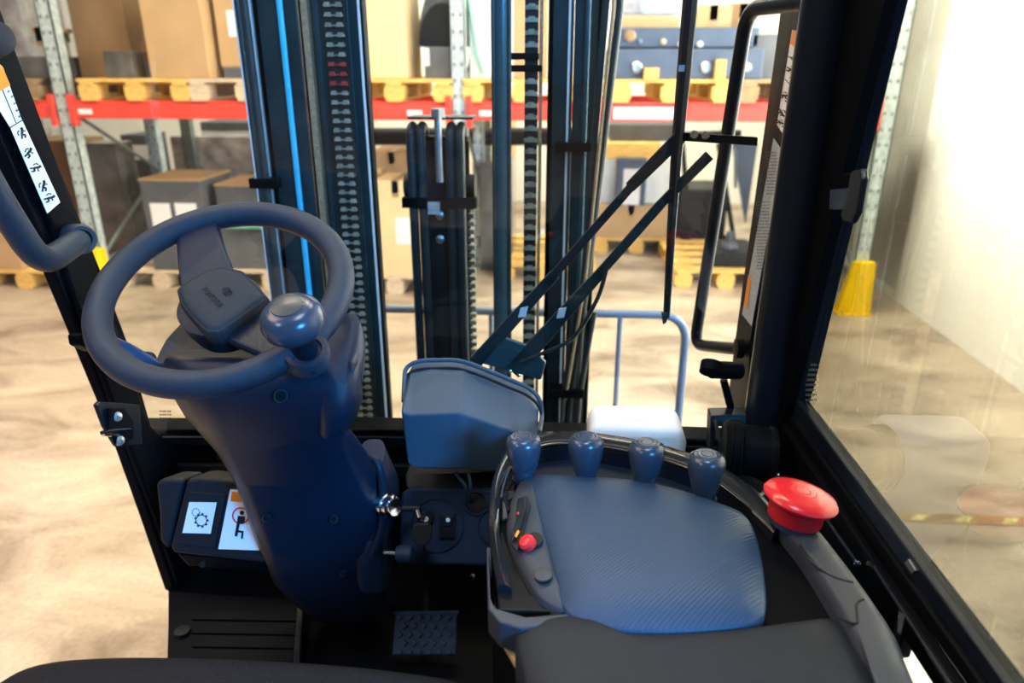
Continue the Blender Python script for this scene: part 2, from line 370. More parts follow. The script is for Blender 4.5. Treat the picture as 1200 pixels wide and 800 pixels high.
fl = [(30, 338, 'wood', 'yellow pallet on floor at far left behind the pillar'),
      (190, 338, 'woodpale', 'floor pallet seen through the steering wheel under grey crate'),
      (318, 338, 'woodpale', 'floor pallet under the second grey crate beside left mast rail'),
      (463, 345, 'woodpale', 'floor pallet under tall light carton between mast rails'),
      (745, 297, 'wood', 'floor pallet set far back under white wrapped drums'),
      (850, 338, 'wood', 'floor pallet with dark drive unit behind the grab handle'),
      (640, 330, 'wood', 'floor pallet behind the right mast rail')]
FP = []
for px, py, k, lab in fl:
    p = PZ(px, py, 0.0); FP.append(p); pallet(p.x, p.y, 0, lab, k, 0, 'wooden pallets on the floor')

# ------------------------------------------------------------------ goods
def rect(x0, y0, x1, y1, Y):
    xm, ym = (x0+x1)/2, (y0+y1)/2
    return PY(x0, ym, Y).x, PY(x1, ym, Y).x, PY(xm, y1, Y).z, PY(xm, y0, Y).z
def carton(label, x0, y0, x1, y1, Y, depth, m='card', cat='box', group='goods on the rack', zb=None, labels=(), tape=True, name='cardboard_box', lm='paper', bev=.006, top=None):
    a, b, z0, z1 = rect(x0, y0, x1, y1, Y)
    if zb is not None: z0 = zb
    if z1-z0 < .03: z1 = z0+.03
    t = thing(name, label, cat, ((a+b)/2, Y+depth/2, z0), group)
    MB().bb((a, Y, z0), (b, Y+depth, z1)).build('body', m, t, smooth=False, bevel=bev)
    if tape:
        c = (a+b)/2
        MB().bb((c-.025, Y-.002, z1-.09), (c+.025, Y+depth*.98, z1+.002)).bb((c-.025, Y-.002, z1-.12), (c+.025, Y, z1)).build('tape', 'tape', t, smooth=False)
    if top: MB().bb((a-.005, Y-.005, z1-.002), (b+.005, Y+depth, z1+.012)).build('lid', top, t, smooth=False, bevel=.003)
    for (u0, v0, u1, v1) in labels:
        A, B, c0, c1 = rect(u0, v0, u1, v1, Y)
        MB().bb((A, Y-.004, c0), (B, Y-.0005, c1)).build('label_sheet', lm, t, smooth=False)
    return t
PT = UZ+.144
Y0 = RY0+.02
# upper level
carton('tall brown carton left on the first pallet over the red beam', 84, -30, 148, 95, Y0+.25, .6, 'carddark', zb=PT)
carton('small brown carton wrapped in film beside the tall brown carton', 123, 60, 155, 95, Y0+.02, .25, 'wrapdark', zb=PT, tape=False)
carton('large tan carton with a diagonal light patch behind left A-pillar', 166, -40, 237, 88, Y0, .75, 'card', zb=PT)
carton('tan carton with white sheet next to left mast hose', 251, -40, 318, 75, Y0+.1, .7, 'card', zb=PT+.07, labels=[(267, 12, 287, 43)])
carton('dark shallow tray under the tan carton with white sheet', 262, 79, 312, 95, Y0+.08, .6, 'cardgrey', zb=PT, tape=False, name='storage_tray', cat='tray')
carton('large light carton standing between left and centre mast rails', 400, -40, 474, 88, Y0+.02, .55, 'cardlight', zb=PT, bev=.01)
carton('grey moulded case right of the large light carton', 497, 55, 528, 88, Y0+.1, .4, 'hood', zb=PT, tape=False, labels=[(494, 56, 503, 77)], name='plastic_case', cat='case')
t = thing('machine_hood', 'rounded grey and black hood above the moulded case', 'machine', (0, 0, 0), 'goods on the rack')
a, b, z0, z1 = rect(496, -20, 540, 54, Y0+.2)
t.location = (a, Y0+.2, z0); ORG[t.name] = Vec(t.location)
MB().rings([[(a+(b-a)*.5+ (b-a)*.65*cos(pi*q/12), Y0+.2+dy, z0+(z1-z0)*.7*sin(pi*q/12)) for q in range(13)] for dy in (0, .3)]).build('shell', 'blackplastic', t)
MB().rings([[(a+(b-a)*.5+ (b-a)*.75*cos(pi*q/12), Y0+.32+dy, z0+(z1-z0)*1.1*sin(pi*q/12)) for q in range(13)] for dy in (0, .3)]).build('cover', 'hood', t)
carton('white film-wrapped load right of the middle upright', 549, -60, 612, 87, Y0+.12, .6, 'wrapwhite', zb=PT, tape=False, name='wrapped_load', cat='wrapped load')
MB().tube([PY(545, -20, Y0+.1), PY(552, 20, Y0+.1), PY(558, 62, Y0+.1), PY(566, 86, Y0+.1)], .008, 8).build('strap', 'green', bpy.data.objects['wrapped_load'])
carton('brown carton seen through the right mast chain', 603, -30, 640, 60, Y0+.1, .5, 'card', zb=PT)
# machine frames on pallet 5
t = thing('axle_assembly', 'blue-grey machine frame with round steel bolts on yellow pallet', 'machine', tuple(PY(790, 87, Y0)), 'goods on the rack')
a, b, z0, z1 = rect(712, 57, 895, 87, Y0)
MB().bb((a, Y0, PT), (b, Y0+.5, z1)).build('lower_beam', 'machine', t, smooth=False, bevel=.01)
a2, b2, z2, z3 = rect(722, 32, 890, 56, Y0+.05)
MB().bb((a2, Y0+.05, z2), (b2, Y0+.5, z3)).build('upper_beam', 'machine', t, smooth=False, bevel=.01)
for (px, py, r, mm) in ((746, 79, .036, 'zinc'), (827, 79, .036, 'zinc'), (875, 79, .030, 'zinc'), (738, 42, .038, 'wooddark'), (750, 49, .014, 'zinc'), (777, 49, .020, 'woodpale'), (797, 52, .016, 'paper'), (820, 52, .02, 'paper')):
    p = PY(px, py, Y0-.002 if py > 60 else Y0+.048)
    MB().lathe([(r*.0, 0), (r, 0), (r, .012), (r*.7, .02), (r*.35, .018), (r*.3, .03), (0, .03)], p, (0, -1, 0), 20).build('bolt_cap', mm, t)
a, b, z0, z1 = rect(755, 76, 772, 86, Y0-.03)
MB().bb((a, Y0-.06, PT), (b, Y0-.0, PT+.07)).build('wood_chock', 'wood', t, smooth=False)
a, b, z0, z1 = rect(838, 68, 850, 86, Y0-.03)
MB().bb((a, Y0-.06, PT), (b, Y0-.0, PT+.12)).build('wood_chock', 'wood', t, smooth=False)
carton('flat carton on top of the machine frames, left of wiper blade', 722, 20, 797, 34, Y0+.12, .4, 'card', zb=z3, tape=False)
carton('brown carton with bright film strip above the flat carton', 722, -40, 797, 20, Y0+.2, .4, 'wrap', tape=False, name='wrapped_load', cat='wrapped load', zb=z3+.09)
carton('tan carton on the frames right of the wiper blade', 815, 6, 857, 43, Y0+.12, .35, 'card', zb=z3)
carton('brown carton partly behind the right grab handle', 856, 4, 885, 44, Y0+.14, .35, 'carddark', zb=z3)
carton('dark tote at the right end over the red beam', 880, 40, 925, 88, Y0+.05, .5, 'cardgrey', zb=PT, tape=False, name='storage_tote', cat='tote')
carton('brown carton at the right end of the beam beside the wall', 1012, 93, 1040, 118, Y0+.1, .5, 'carddark', zb=UZ)
# left of the left upright
carton('dark film-wrapped load left of the perforated upright', 16, 66, 62, 116, Y0+.02, .5, 'wrapdark', zb=UZ+.144, tape=False, name='wrapped_load', cat='wrapped load')
carton('small pale carton on the dark wrapped load', 40, 44, 57, 66, Y0+.08, .3, 'card', zb=UZ+.144+.30)
carton('grey carton stack at the upper left corner', -40, -10, 26, 62, Y0+.45, .5, 'wrap', tape=False, zb=UZ+.144)
# lower level
def onp(i): return FP[i].y
carton('grey crate with two white sheets seen through the steering wheel', 172, 212, 241, 318, onp(1)+.02, .55, 'cardgrey', zb=.144, labels=[(178, 238, 201, 268), (206, 238, 231, 258)], tape=False, top='card', name='grey_crate', cat='crate')
carton('second grey crate left of the left mast rail', 258, 218, 324, 318, onp(2)+.04, .5, 'cardgrey', zb=.144, tape=False, top='card', name='grey_crate', cat='crate')
t = tag(MB().bb((rect(264, 264, 326, 272, onp(2)-.02)[0], onp(2)-.02, rect(264, 264, 326, 272, 5.2)[2]), (rect(264, 264, 326, 272, onp(2))[1], onp(2)+.03, rect(264, 264, 326, 272, 5.2)[3])).build('green_strap', 'green', None, smooth=False), 'green strap across the front of the second grey crate', 'strap')
carton('tall brown film-wrapped stack behind the yellow guard', 112, 168, 150, 330, 5.75, .25, 'wrapdark', zb=0, tape=False, name='wrapped_stack', cat='wrapped load')
carton('brown carton stack at the left edge behind the pillar', 42, 165, 100, 330, 6.45, .5, 'carddark', zb=0.0)
carton('orange-brown carton on the far left floor pallet', -60, 225, 16, 322, onp(0)+.02, .7, 'card', zb=.144)
carton('light carton beside the far left upright guard', 52, 262, 84, 326, onp(0)+.35, .4, 'cardlight', zb=.144)
carton('wide film-wrapped stack behind the two grey crates', 205, 160, 330, 240, 6.85, .6, 'wrap', zb=0, tape=False, name='wrapped_stack', cat='wrapped load')
carton('black bin with white patch left of the rear upright', 143, 158, 172, 188, 7.2, .4, 'cardgrey', zb=0, labels=[(157, 170, 174, 187)], tape=False, name='storage_bin', cat='bin')
carton('dark machine part beneath the red beam left of mast', 236, 143, 300, 172, 7.6, .4, 'cardgrey', zb=0, tape=False, name='machine_part', cat='machine')
carton('tall light carton with white sheet between the mast rails', 439, 212, 492, 318, onp(3)+.02, .6, 'cardlight', zb=.144, labels=[(464, 255, 483, 286)])
carton('narrow light carton touching the left mast rail', 405, 205, 437, 318, onp(3)+.1, .5, 'cardlight', zb=.144)
carton('flat brown carton under the black roll behind mast', 432, 178, 486, 210, onp(3)+.5, .5, 'card', zb=.70, tape=True)
p0, p1 = PY(425, 160, 6.5), PY(700, 160, 6.5)
t = thing('dark_roll', 'long black rolled cover lying beneath the red beam', 'roll', (p0.x, 6.5, 0), 'goods on the rack')
MB().tube([p0, p1], .075, 16).build('roll', 'blackplastic', t)
for q in (.1, .5, .9):
    c = p0.lerp(p1, q); MB().bb((c.x-.03, 6.47, 0), (c.x+.03, 6.53, c.z-.06)).build('stand_post', 'galvdark', t, smooth=False)
carton('brown translucent wrapped load right of the centre cylinder', 562, 190, 600, 330, 6.0, .5, 'wrapdark', zb=0, tape=False, name='wrapped_stack', cat='wrapped load')
Yd = onp(4)
carton('brown boxes on the far floor pallet below white drums', 690, 240, 788, 282, Yd+.02, .6, 'card', zb=.144)
zt = rect(690, 240, 788, 282, Yd+.02)[3]
for i, (x0, x1) in enumerate(((704, 738), (752, 790))):
    carton(('left white wrapped bundle on the brown boxes behind wiper arm', 'right white wrapped bundle on the brown boxes behind wiper arm')[i], x0, 186, x1, 238, Yd+.1, .4, 'wrapwhite', zb=zt, tape=False, name='wrapped_bundle', cat='wrapped load')
carton('dark case with white sheet between the white bundles', 722, 186, 757, 246, Yd-.02, .12, 'machine', zb=zt, labels=[(730, 198, 750, 240)], tape=False, name='dark_case', cat='case')
carton('yellow slatted crate on top of the white bundles', 706, 168, 775, 182, Yd+.1, .5, 'wood', tape=False, name='slatted_crate', cat='crate', zb=rect(704, 186, 738, 238, Yd+.1)[3])
carton('dark shelf box beneath the red beam near wiper blade', 715, 146, 800, 166, Yd+.3, .5, 'cardgrey', zb=rect(706, 168, 775, 182, Yd+.1)[3], tape=False)
# order picker truck behind
t = thing('pallet_truck', 'dark reach machine parked behind the right grab handle', 'machine', tuple(PZ(835, 330, 0)), None)
yb = 6.75
a, b, z0, z1 = rect(790, 222, 850, 318, yb)
MB().bb((a, yb, .08), (b, yb+.6, z1)).build('chassis', 'blackplastic', t, smooth=False, bevel=.03)
for x0, x1 in ((800, 812), (842, 868)):
    MB().tube([PY(x0, 168, yb+.05), PY(x1, 330, yb+.05)], .022, 10).build('mast_post', 'blackplastic', t)
MB().tube([PY(800, 158, yb), PY(868, 156, yb)], .03, 10).build('cross_bar', 'blackplastic', t)
MB().tube(fillet([PY(835, 160, yb-.05), PY(862, 175, yb-.05), PY(862, 220, yb-.05)], .05), .014, 10).build('hoop', 'galvdark', t)
MB().prism([PY(858, 165, yb+.1), PY(888, 168, yb+.1), PY(874, 262, yb+.1)], (0, .05, 0)).build('side_shield', 'machine', t, smooth=False)
for px in (800, 846):
    MB().lathe([(0, 0), (.08, 0), (.09, .02), (.09, .07), (.08, .09), (0, .09)], Vec((PY(px, 310, yb-.03).x-.04, yb-.03, .09)), (1, 0, 0), 20).build('wheel', 'rubber', t)
p = FP[5]
t = thing('drive_unit', 'dark drive unit lying on pallet behind the grab handle', 'machine', (p.x, p.y, .144))
MB().rings([[(p.x+.12+xx*s_, p.y+.1+yy, .145+zz) for xx, yy in ((-.22, 0), (.2, 0), (.22, .5), (-.18, .5))] for zz, s_ in ((0, 1), (.06, 1), (.10, .85), (.12, .6))]).build('housing', 'blackplastic', t, smooth=False, bevel=.012)
MB().lathe([(0, 0), (.07, 0), (.075, .02), (.06, .05), (.03, .06), (.03, .14), (0, .14)], (p.x+.05, p.y+.25, .26), (0, 0, 1), 20).build('motor_flange', 'cardgrey', t)
# back row against the rear wall
for i, (px0, px1, py0, m_, lab) in enumerate(((560, 600, 120, 'cardlight', 'pale carton stack against rear wall behind vertical lift tube'), (380, 420, 120, 'card', 'tan carton stack against rear wall behind left mast rail'), (300, 350, 150, 'carddark', 'brown carton stack against rear wall near the mast hoses'))):
    carton(lab, px0, py0, px1, 230, 8.3, .7, m_, zb=0, group='cartons by the rear wall')
# dark fence panels far left
carton('tall grey cabinet in the back row at far left', -60, 140, 60, 230, 7.6, .5, 'wrap', zb=0, tape=False, name='grey_cabinet', cat='cabinet')

# ================================================================== TRUCK: mast seen through the windscreen
MY = 1.62
def mx(px, py=200, y=MY): return PY(px, py, y).x
mast = thing('lift_mast', 'black forklift mast with twin channel rails, chains and hoses', 'mast', (mx(510), MY, 0.1))
MZ0, MZ1 = 0.02, 3.0
def rail(name, xa, xb, y0, y1, openr, mat_='mast', z1=MZ1, w=.012, edge=None):
    m = MB()
    m.bb((xa, y0, MZ0), (xb, y0+w, z1)); m.bb((xa, y1-w, MZ0), (xb, y1, z1))
    if openr: m.bb((xa, y0, MZ0), (xa+w, y1, z1))
    else: m.bb((xb-w, y0, MZ0), (xb, y1, z1))
    r = m.build(name, mat_, mast, smooth=False, bevel=.002)
    return r
r1 = rail('outer_channel', mx(318), mx(366), MY, MY+.11, True)
MB().bb((mx(311), MY-.004, MZ0), (mx(316), MY+.05, MZ1)).build('edge_highlight', 'mastedge', r1, smooth=False, bevel=.001, label='rail edge with painted bright highlight')
MB().bb((mx(372), MY-.012, MZ0), (mx(379), MY+.02, MZ1)).build('wear_strip', 'tan', r1, smooth=False, bevel=.001, label='tan worn strip')
MB().tube([(mx(350), MY-.012, MZ0), (mx(350), MY-.012, MZ1)], .0065, 12).build('cyan_highlight', 'cyanline', mast, label='cyan highlight line built as a thin rod')  # highlight line on the inner rail, modelled as a rod
r2 = rail('inner_channel', mx(381), mx(438), MY+.0, MY+.03, False)
MB().bb((mx(383), MY-.006, MZ0), (mx(389), MY+.01, MZ1)).bb((mx(418), MY-.006, MZ0), (mx(422), MY+.01, MZ1)).build('flange_rib', 'mast', r2, smooth=False, bevel=.001)
MB().bb((mx(432.5), MY-.006, MZ0), (mx(434.5), MY+.01, MZ1)).build('edge_highlight', 'mastedge', r2, smooth=False, label='rail edge with painted bright highlight')
r3 = rail('inner_channel', mx(640), mx(668), MY+.0, MY+.12, True)
MB().bb((mx(662), MY-.006, MZ0), (mx(664.5), MY+.01, MZ1)).build('edge_highlight', 'mastedge', r3, smooth=False, label='rail edge with painted bright highlight')
r4 = rail('outer_channel', mx(669), mx(700), MY, MY+.11, False)
MB().tube([(mx(683), MY-.008, MZ0), (mx(683), MY-.008, MZ1)], .006, 12).build('guide_rod', 'cyl', r4)
MB().bb((mx(630.5), MY-.012, MZ0), (mx(634), MY+.02, MZ1)).build('wear_strip', 'tan', r3, smooth=False, label='tan worn strip')
# chains
def chain(px0, px1, y, z0, z1, pitch=.019, redz=None, wide=True):
    xa, xb = mx(px0, 200, y), mx(px1, 200, y); xc = (xa+xb)/2; wd = xb-xa
    a = MB(); b = MB(); rd = MB(); z = z0; k = 0
    while z < z1:
        tgt = rd if redz and redz[0] < z < redz[1] else a
        for sx in ((-.27, .27) if wide else (0,)):
            ww = wd*(.30 if wide else .62); h_ = pitch*.30
            tgt.prism([(xc+sx*wd-ww/2, y-.006, z-h_*.5), (xc+sx*wd+ww/2, y-.006, z-h_*.5), (xc+sx*wd+ww*.36, y-.006, z+h_), (xc+sx*wd-ww*.36, y-.006, z+h_)], (0, .008, 0))
        if wide: tgt.box((xc, y-.001, z), (wd*.9, .004, pitch*.16))
        else: tgt.box((xc, y-.002, z), (wd*1.0, .006, pitch*.35))
        z += pitch; k += 1
    b.bb((xa, y+.002, z0), (xb, y+.010, z1))
    c = a.build('lift_chain', 'chain', mast, smooth=False); c['kind'] = 'stuff'
    d = b.build('inner_links', 'chaindark', c, smooth=False)
    if redz: rd.build('red_links', 'redmark', c, smooth=False, label='short red band of chain links')
    return c
chain(394, 417, MY-.02, .3, 2.9, redz=(1.60, 1.66))
chain(614, 629, MY-.02, .3, 2.9, .0235, wide=False)
# vertical ram in the middle right
xt = mx(590)
MB().tube([(xt, MY-.03, MZ0), (xt, MY-.03, MZ1)], .0195, 20).build('lift_cylinder', 'cyl', mast)
for q in (-.026, .026): MB().tube([(xt+q*.62, MY-.044, MZ0), (xt+q*.62, MY-.044, MZ1)], .0045, 8).build('ram_rib', 'mast', mast)
MB().bb((xt+.012, MY-.03, PY(600, 84, MY).z), (mx(634), MY+.01, PY(600, 76, MY).z)).build('tube_clamp', 'black', mast, smooth=False, bevel=.002)
MB().bb((xt+.012, MY-.03, PY(600, 70, MY).z), (mx(630), MY+.01, PY(600, 62, MY).z)).build('tube_clamp', 'black', mast, smooth=False, bevel=.002)
# crossmembers
zc = PY(560, 505, MY).z
MB().bb((mx(318), MY+.02, zc-.14), (mx(700), MY+.10, zc-.02)).build('crossmember', 'mast', mast, smooth=False, bevel=.004)
MB().bb((mx(650), MY-.035, PY(670, 176, MY).z), (mx(700), MY+.0, PY(670, 166, MY).z)).build('hose_bracket', 'black', mast, smooth=False, bevel=.003)
MB().bb((mx(298), MY-.04, PY(310, 218, MY).z), (mx(330), MY-.005, PY(310, 206, MY).z)).build('hose_bracket', 'black', mast, smooth=False, bevel=.003)
MB().bb((mx(648), MY-.045, PY(670, 458, MY).z), (mx(694), MY-.005, PY(670, 448, MY).z)).build('hose_bracket', 'black', mast, smooth=False, bevel=.003)
# hoses left and right
for i, q in enumerate((304, 311)):
    MB().tube([(mx(q, 200, MY-.03), MY-.03, .5), (mx(q-1, 200, MY-.03), MY-.03, 1.6), (mx(q-5, 200, MY-.03), MY-.03, 2.6)], .009, 10).build('hydraulic_hose', 'hose', mast)
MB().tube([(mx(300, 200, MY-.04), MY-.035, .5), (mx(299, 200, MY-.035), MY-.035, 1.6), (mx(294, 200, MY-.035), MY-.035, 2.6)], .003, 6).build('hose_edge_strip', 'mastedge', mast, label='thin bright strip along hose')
MB().tube([(mx(704, 200, MY-.03), MY-.03, 2.8), (mx(704, 200, MY-.03)+.003, MY-.03, 1.9), (mx(698, 200, MY-.03)-.01, MY-.03, 1.4), (mx(688, 200, MY-.03)-.01, MY-.03, .8)], .008, 10).build('hydraulic_hose', 'hose', mast)
MB().tube([(mx(717, 200, MY-.03), MY-.03, 2.8), (mx(717, 200, MY-.03), MY-.03, 1.75), (mx(700, 200, MY-.03)-.005, MY-.03, 1.3), (mx(680, 200, MY-.03)-.01, MY-.03, .8)], .008, 10).build('hydraulic_hose', 'hose', mast)
MB().tube([(mx(710, 200, MY-.04), MY-.04, 2.8), (mx(710, 200, MY-.04), MY-.04, 1.75), (mx(694, 200, MY-.04)-.005, MY-.04, 1.2), (mx(676, 200, MY-.04)-.01, MY-.04, .9)], .0035, 8).build('braided_cable', 'tan', mast)
for i in range(3):
    x = mx(655+i*9, 480); MB().tube([(x, MY-.03, .5), (x+.01, MY-.035, .9), (x+.03+i*.004, MY-.03, 1.12)], .006, 8).build('hydraulic_hose', 'hose', mast)

# free lift cylinder with hose arches
FY = 1.80
def fx(px, py=280): return PY(px, py, FY).x
fz = lambda py: PY(520, py, FY).z
flc = thing('free_lift_cylinder', 'centre mast cylinder with four arched hoses and chain', 'cylinder', (fx(520), FY, .15))
MB().bb((fx(492), FY, .0), (fx(550), FY+.04, fz(160))).build('carrier_plate', 'black', flc, smooth=False, bevel=.004)
MB().bb((fx(480, 137), FY-.03, fz(139)), (fx(556, 137), FY+.05, fz(136))).build('top_plate', 'mast', flc, smooth=False, bevel=.001)
MB().lathe([(.0, 0), (.009, 0), (.009, .16), (0, .16)], (fx(517, 150), FY-.045, fz(210)), (0, 0, 1), 14).build('threaded_stud', 'zinc', flc, label='steel stud between the hoses')
MB().lathe([(0, 0), (.018, 0), (.018, .02), (0, .02)], (fx(517, 135), FY-.045, fz(136)), (0, 0, 1), 6).build('nut', 'zinc', flc)
for px in (490, 501, 533, 544):
    x = fx(px); zt_ = fz(150)
    pts = [(x, FY-.035, .2), (x, FY-.035, zt_-.03)] + [(x, FY-.035+.03*(1-cos(pi*q/8)), zt_-.03+.035*sin(pi*q/8)) for q in range(1, 9)] + [(x, FY+.025, zt_-.2)]
    MB().tube(pts, .0115, 14).build('arched_hose', 'hose', flc)
for px, r_ in ((484, .03), (553, .03)):
    MB().lathe([(0, -.012), (r_, -.012), (r_, .012), (0, .012)], (fx(px), FY, fz(218)), (1, 0, 0), 20).build('pulley', 'blackplastic', flc)
MB().bb((fx(478), FY-.05, fz(240)), (fx(562), FY-.02, fz(228))).build('hose_clamp', 'black', flc, smooth=False, bevel=.002)
MB().bb((fx(508), FY-.06, fz(246)), (fx(521), FY-.052, fz(232))).build('maker_plate', 'silversticker', flc, smooth=False)
for py in (252, 280):
    MB().lathe([(0, 0), (.0115, 0), (.011, .006), (.005, .009), (0, .009)], PY(516, py, FY-.003), (0, -1, 0), 14).build('hex_bolt', 'zinc', flc)
chain_b = MB()
z = .3
while z < fz(225):
    chain_b.box((fx(554), FY-.02, z), (.016, .016, .011)); z += .02
o = chain_b.build('side_chain', 'chain', flc, smooth=False); o['kind'] = 'stuff'
MB().bb((fx(496), FY-.005, .15), (fx(552), FY+.0, fz(165))).build('face_plate', 'blackplastic', flc, smooth=False)

# load backrest
BY = 2.0
bk = thing('load_backrest', 'grey tubular load backrest with rounded top corner beyond the mast', 'backrest', (fx(520), BY, .3))
bp = lambda px, py: PY(px, py, BY)
zt_ = bp(700, 367).z; xl, xr_ = bp(232, 420).x, bp(801, 420).x
MB().tube(fillet([(xl, BY, .1), (xl, BY, zt_), (xr_, BY, zt_), (xr_, BY, .1)], .085, 10), .0125, 14).build('outer_tube', 'bar', bk)
for px in (445, 576, 724):
    MB().tube([(bp(px, 420).x, BY, .3), (bp(px, 420).x, BY, zt_)], .0075, 10).build('upright_bar', 'bar', bk)
MB().bb((xl-.01, BY-.02, .0), (xr_+.01, BY+.03, .34)).build('carriage_bar', 'black', bk, smooth=False, bevel=.004)

# ================================================================== TRUCK: cab shell
XL, XR = -.70, .357
FZ = .74
floor_y = [PZ(197, 690, FZ), PZ(197, 775, FZ), PZ(160, 1000, FZ)]
cabf = thing('cab_floor', 'black footwell floor with ribbed mat left of the pedal', 'cab floor', (-.1, .9, FZ))
MB().prism([floor_y[0], floor_y[1], Vec((floor_y[1].x, .25, FZ)), Vec((.40, .25, FZ)), Vec((.40, 1.22, FZ)), Vec((floor_y[0].x, 1.22, FZ))], (0, 0, -.05)).build('floor_plate', 'black', cabf, smooth=False, bevel=.003)
MB().bb((XL+.03, 1.16, FZ-.05), (.40, 1.20, .95)).build('firewall', 'black', cabf, smooth=False)
mz = FZ+.004
def zq(pts, z, h): return MB().prism([PZ(a, b, z) for a, b in pts], (0, 0, h))
zq([(199, 698), (356, 708), (352, 778), (330, 800), (197, 800)], mz, .012).build('ribbed_mat', 'matrubber', cabf, smooth=False, bevel=.003)
for i, y in enumerate((718, 734, 750, 766, 784)):
    zq([(226, y), (349-i*1.5, y+3), (348-i*1.5, y+11), (225, y+9)], mz+.012, .004).build('mat_rib', 'matrubber', cabf, smooth=False, bevel=.0015)
MB().lathe([(.0, 0), (.0135, 0), (.0125, .007), (0, .009)], PZ(214, 742, mz+.012), (0, 0, 1), 20).build('mat_plug', 'panel', cabf)
zq([(350, 706), (358, 708), (352, 800), (344, 800)], mz+.012, .02).build('mat_edge', 'columnlight', cabf, smooth=False, bevel=.002)

frame = thing('cab_frame', 'black steel forklift cab frame with pillars, sill and lower crossbar', 'cab frame', (-.1, 1.0, FZ))
PLh = [PX(-90, -60, XL), PX(45-12, 0, XL)]
# left pillar: inner face polygon on x = XL, extruded outward
poly = [PX(-110, -110, XL), PX(-42, -110, XL), PX(0, 22, XL), PX(72, 200, XL), PX(117, 312, XL), PX(150, 400, XL), PX(178, 500, XL), PX(250, 560, XL), PX(262, 692, XL), PX(205, 692, XL), PX(174, 600, XL), PX(140, 503, XL), PX(92, 385, XL), PX(12, 190, XL)]
MB().prism(poly, (-.02, 0, 0)).build('left_pillar', 'black', frame, smooth=False, bevel=.004)
rib = [PX(-35, 0, XL), PX(-12, 0, XL), PX(100, 300, XL), PX(204, 600, XL), PX(230, 690, XL), PX(206, 690, XL), PX(175, 600, XL), PX(94, 385, XL)]
MB().prism(rib, (.010, 0, 0)).build('pillar_flange', 'black', frame, smooth=False, bevel=.003)
# windscreen plane
WY = 1.12
def WP(px, py, off=0): return PL(px, py, (0, WY, 1.1), (0, -1, -.10), off)
# lower crossbar
MB().prism([WP(150, 503), WP(450, 503), WP(865, 516), WP(870, 590), WP(160, 590)], (0, .05, 0)).build('lower_crossbar', 'black', frame, smooth=False, bevel=.004)
MB().prism([WP(176, 512, .006), WP(450, 512, .006), WP(860, 525, .006), WP(860, 531, .006), WP(176, 521, .006)], (0, .02, 0)).build('crossbar_rib', 'blacksheen', frame, smooth=False, bevel=.002)
MB().prism([WP(190, 545, .01), WP(840, 548, .01), WP(840, 560, .01), WP(190, 556, .01)], (0, .03, 0)).build('crossbar_rib', 'panel', frame, smooth=False, bevel=.002)
# right pillar
XF = .328
MB().prism([PX(1000, -60, XF+.012), PX(1052, -60, XF+.012), PX(1012, 100, XF+.012), PX(915, 500, XF+.012), PX(880, 560, XF+.012), PX(885, 450, XF+.012)], (.014, 0, 0)).build('pillar_web', 'black', frame, smooth=False)
MB().prism([PX(921, -40, XF), PX(958, -40, XF), PX(946, 40, XF), PX(879, 400, XF), PX(873, 530, XF), PX(845, 530, XF), PX(861, 400, XF), PX(911, 40, XF)], (.03, 0, 0)).build('sticker_flange', 'black', frame, smooth=False, bevel=.002)
pA, pB = PX(980, -60, XF), PX(900, 470, XF)
pC = PX(888, 560, XF)
MB().tube([pA, pB, pC], .033, 24).build('right_pillar', 'blacksheen', frame)
# lower side: panel beneath the sill
XS = .340
MB().prism([PX(858, 470, XS), PX(905, 480, XS), PX(1115, 800, XS), PX(1200, 925, XS), PX(1170, 925, XS), PX(1092, 802, XS), PX(1056, 745, XS), PX(1049, 770, XS), PX(1000, 770, XS), PX(860, 760, XS), PX(850, 560, XS)], (.015, 0, 0)).build('side_panel', 'black', frame, smooth=False, bevel=.003)
MB().tube([PX(967, 606, XS-.005), PX(1006, 662, XS-.005)], .0022, 8).build('panel_trim', 'blacksheen', frame)
MB().tube([PX(1024, 664, XS-.005), PX(1120, 812, XS-.005)], .002, 8).build('panel_trim', 'blacksheen', frame)
MB().lathe([(0, 0), (.006, 0), (.006, .004), (0, .006)], PX(1007, 662, XS-.002), (-1, 0, 0), 12).build('chrome_screw', 'chrome', frame)
MB().lathe([(0, 0), (.005, 0), (.005, .004), (0, .006)], PX(913, 557, XS-.03), (-1, 0, 0), 12).build('chrome_screw', 'chrome', frame)
# roof, out of frame, shades the cab
MB().bb((XL-.05, -.42, 2.18), (XR+.06, -.36, 2.24)).bb((XL-.05, .94, 2.18), (XR+.06, 1.0, 2.24)).bb((XL-.05, -.42, 2.18), (XL+.01, 1.0, 2.24)).bb((XR, -.42, 2.18), (XR+.06, 1.0, 2.24)).build('overhead_guard', 'black', frame, smooth=False)
for q in range(5): MB().bb((XL+.01, -.16+q*.22, 2.19), (XR, -.13+q*.22, 2.22)).build('guard_bar', 'black', frame, smooth=False)
MB().bb((XL-.05, .75, 1.95), (XL+.01, .82, 2.2)).bb((XR-.04, .95, 1.85), (XR+.02, 1.03, 2.2)).build('header_post', 'black', frame, smooth=False)
MB().bb((XL-.03, -.42, .55), (XL+.03, -.36, 2.2)).bb((XR-.0, -.42, .55), (XR+.06, -.36, 2.2)).build('rear_post', 'black', frame, smooth=False)
# chassis under the cab
MB().bb((XL+.12, -.6, .12), (.36, 1.16, FZ-.05)).build('chassis', 'blacksheen', frame, smooth=False, bevel=.02)

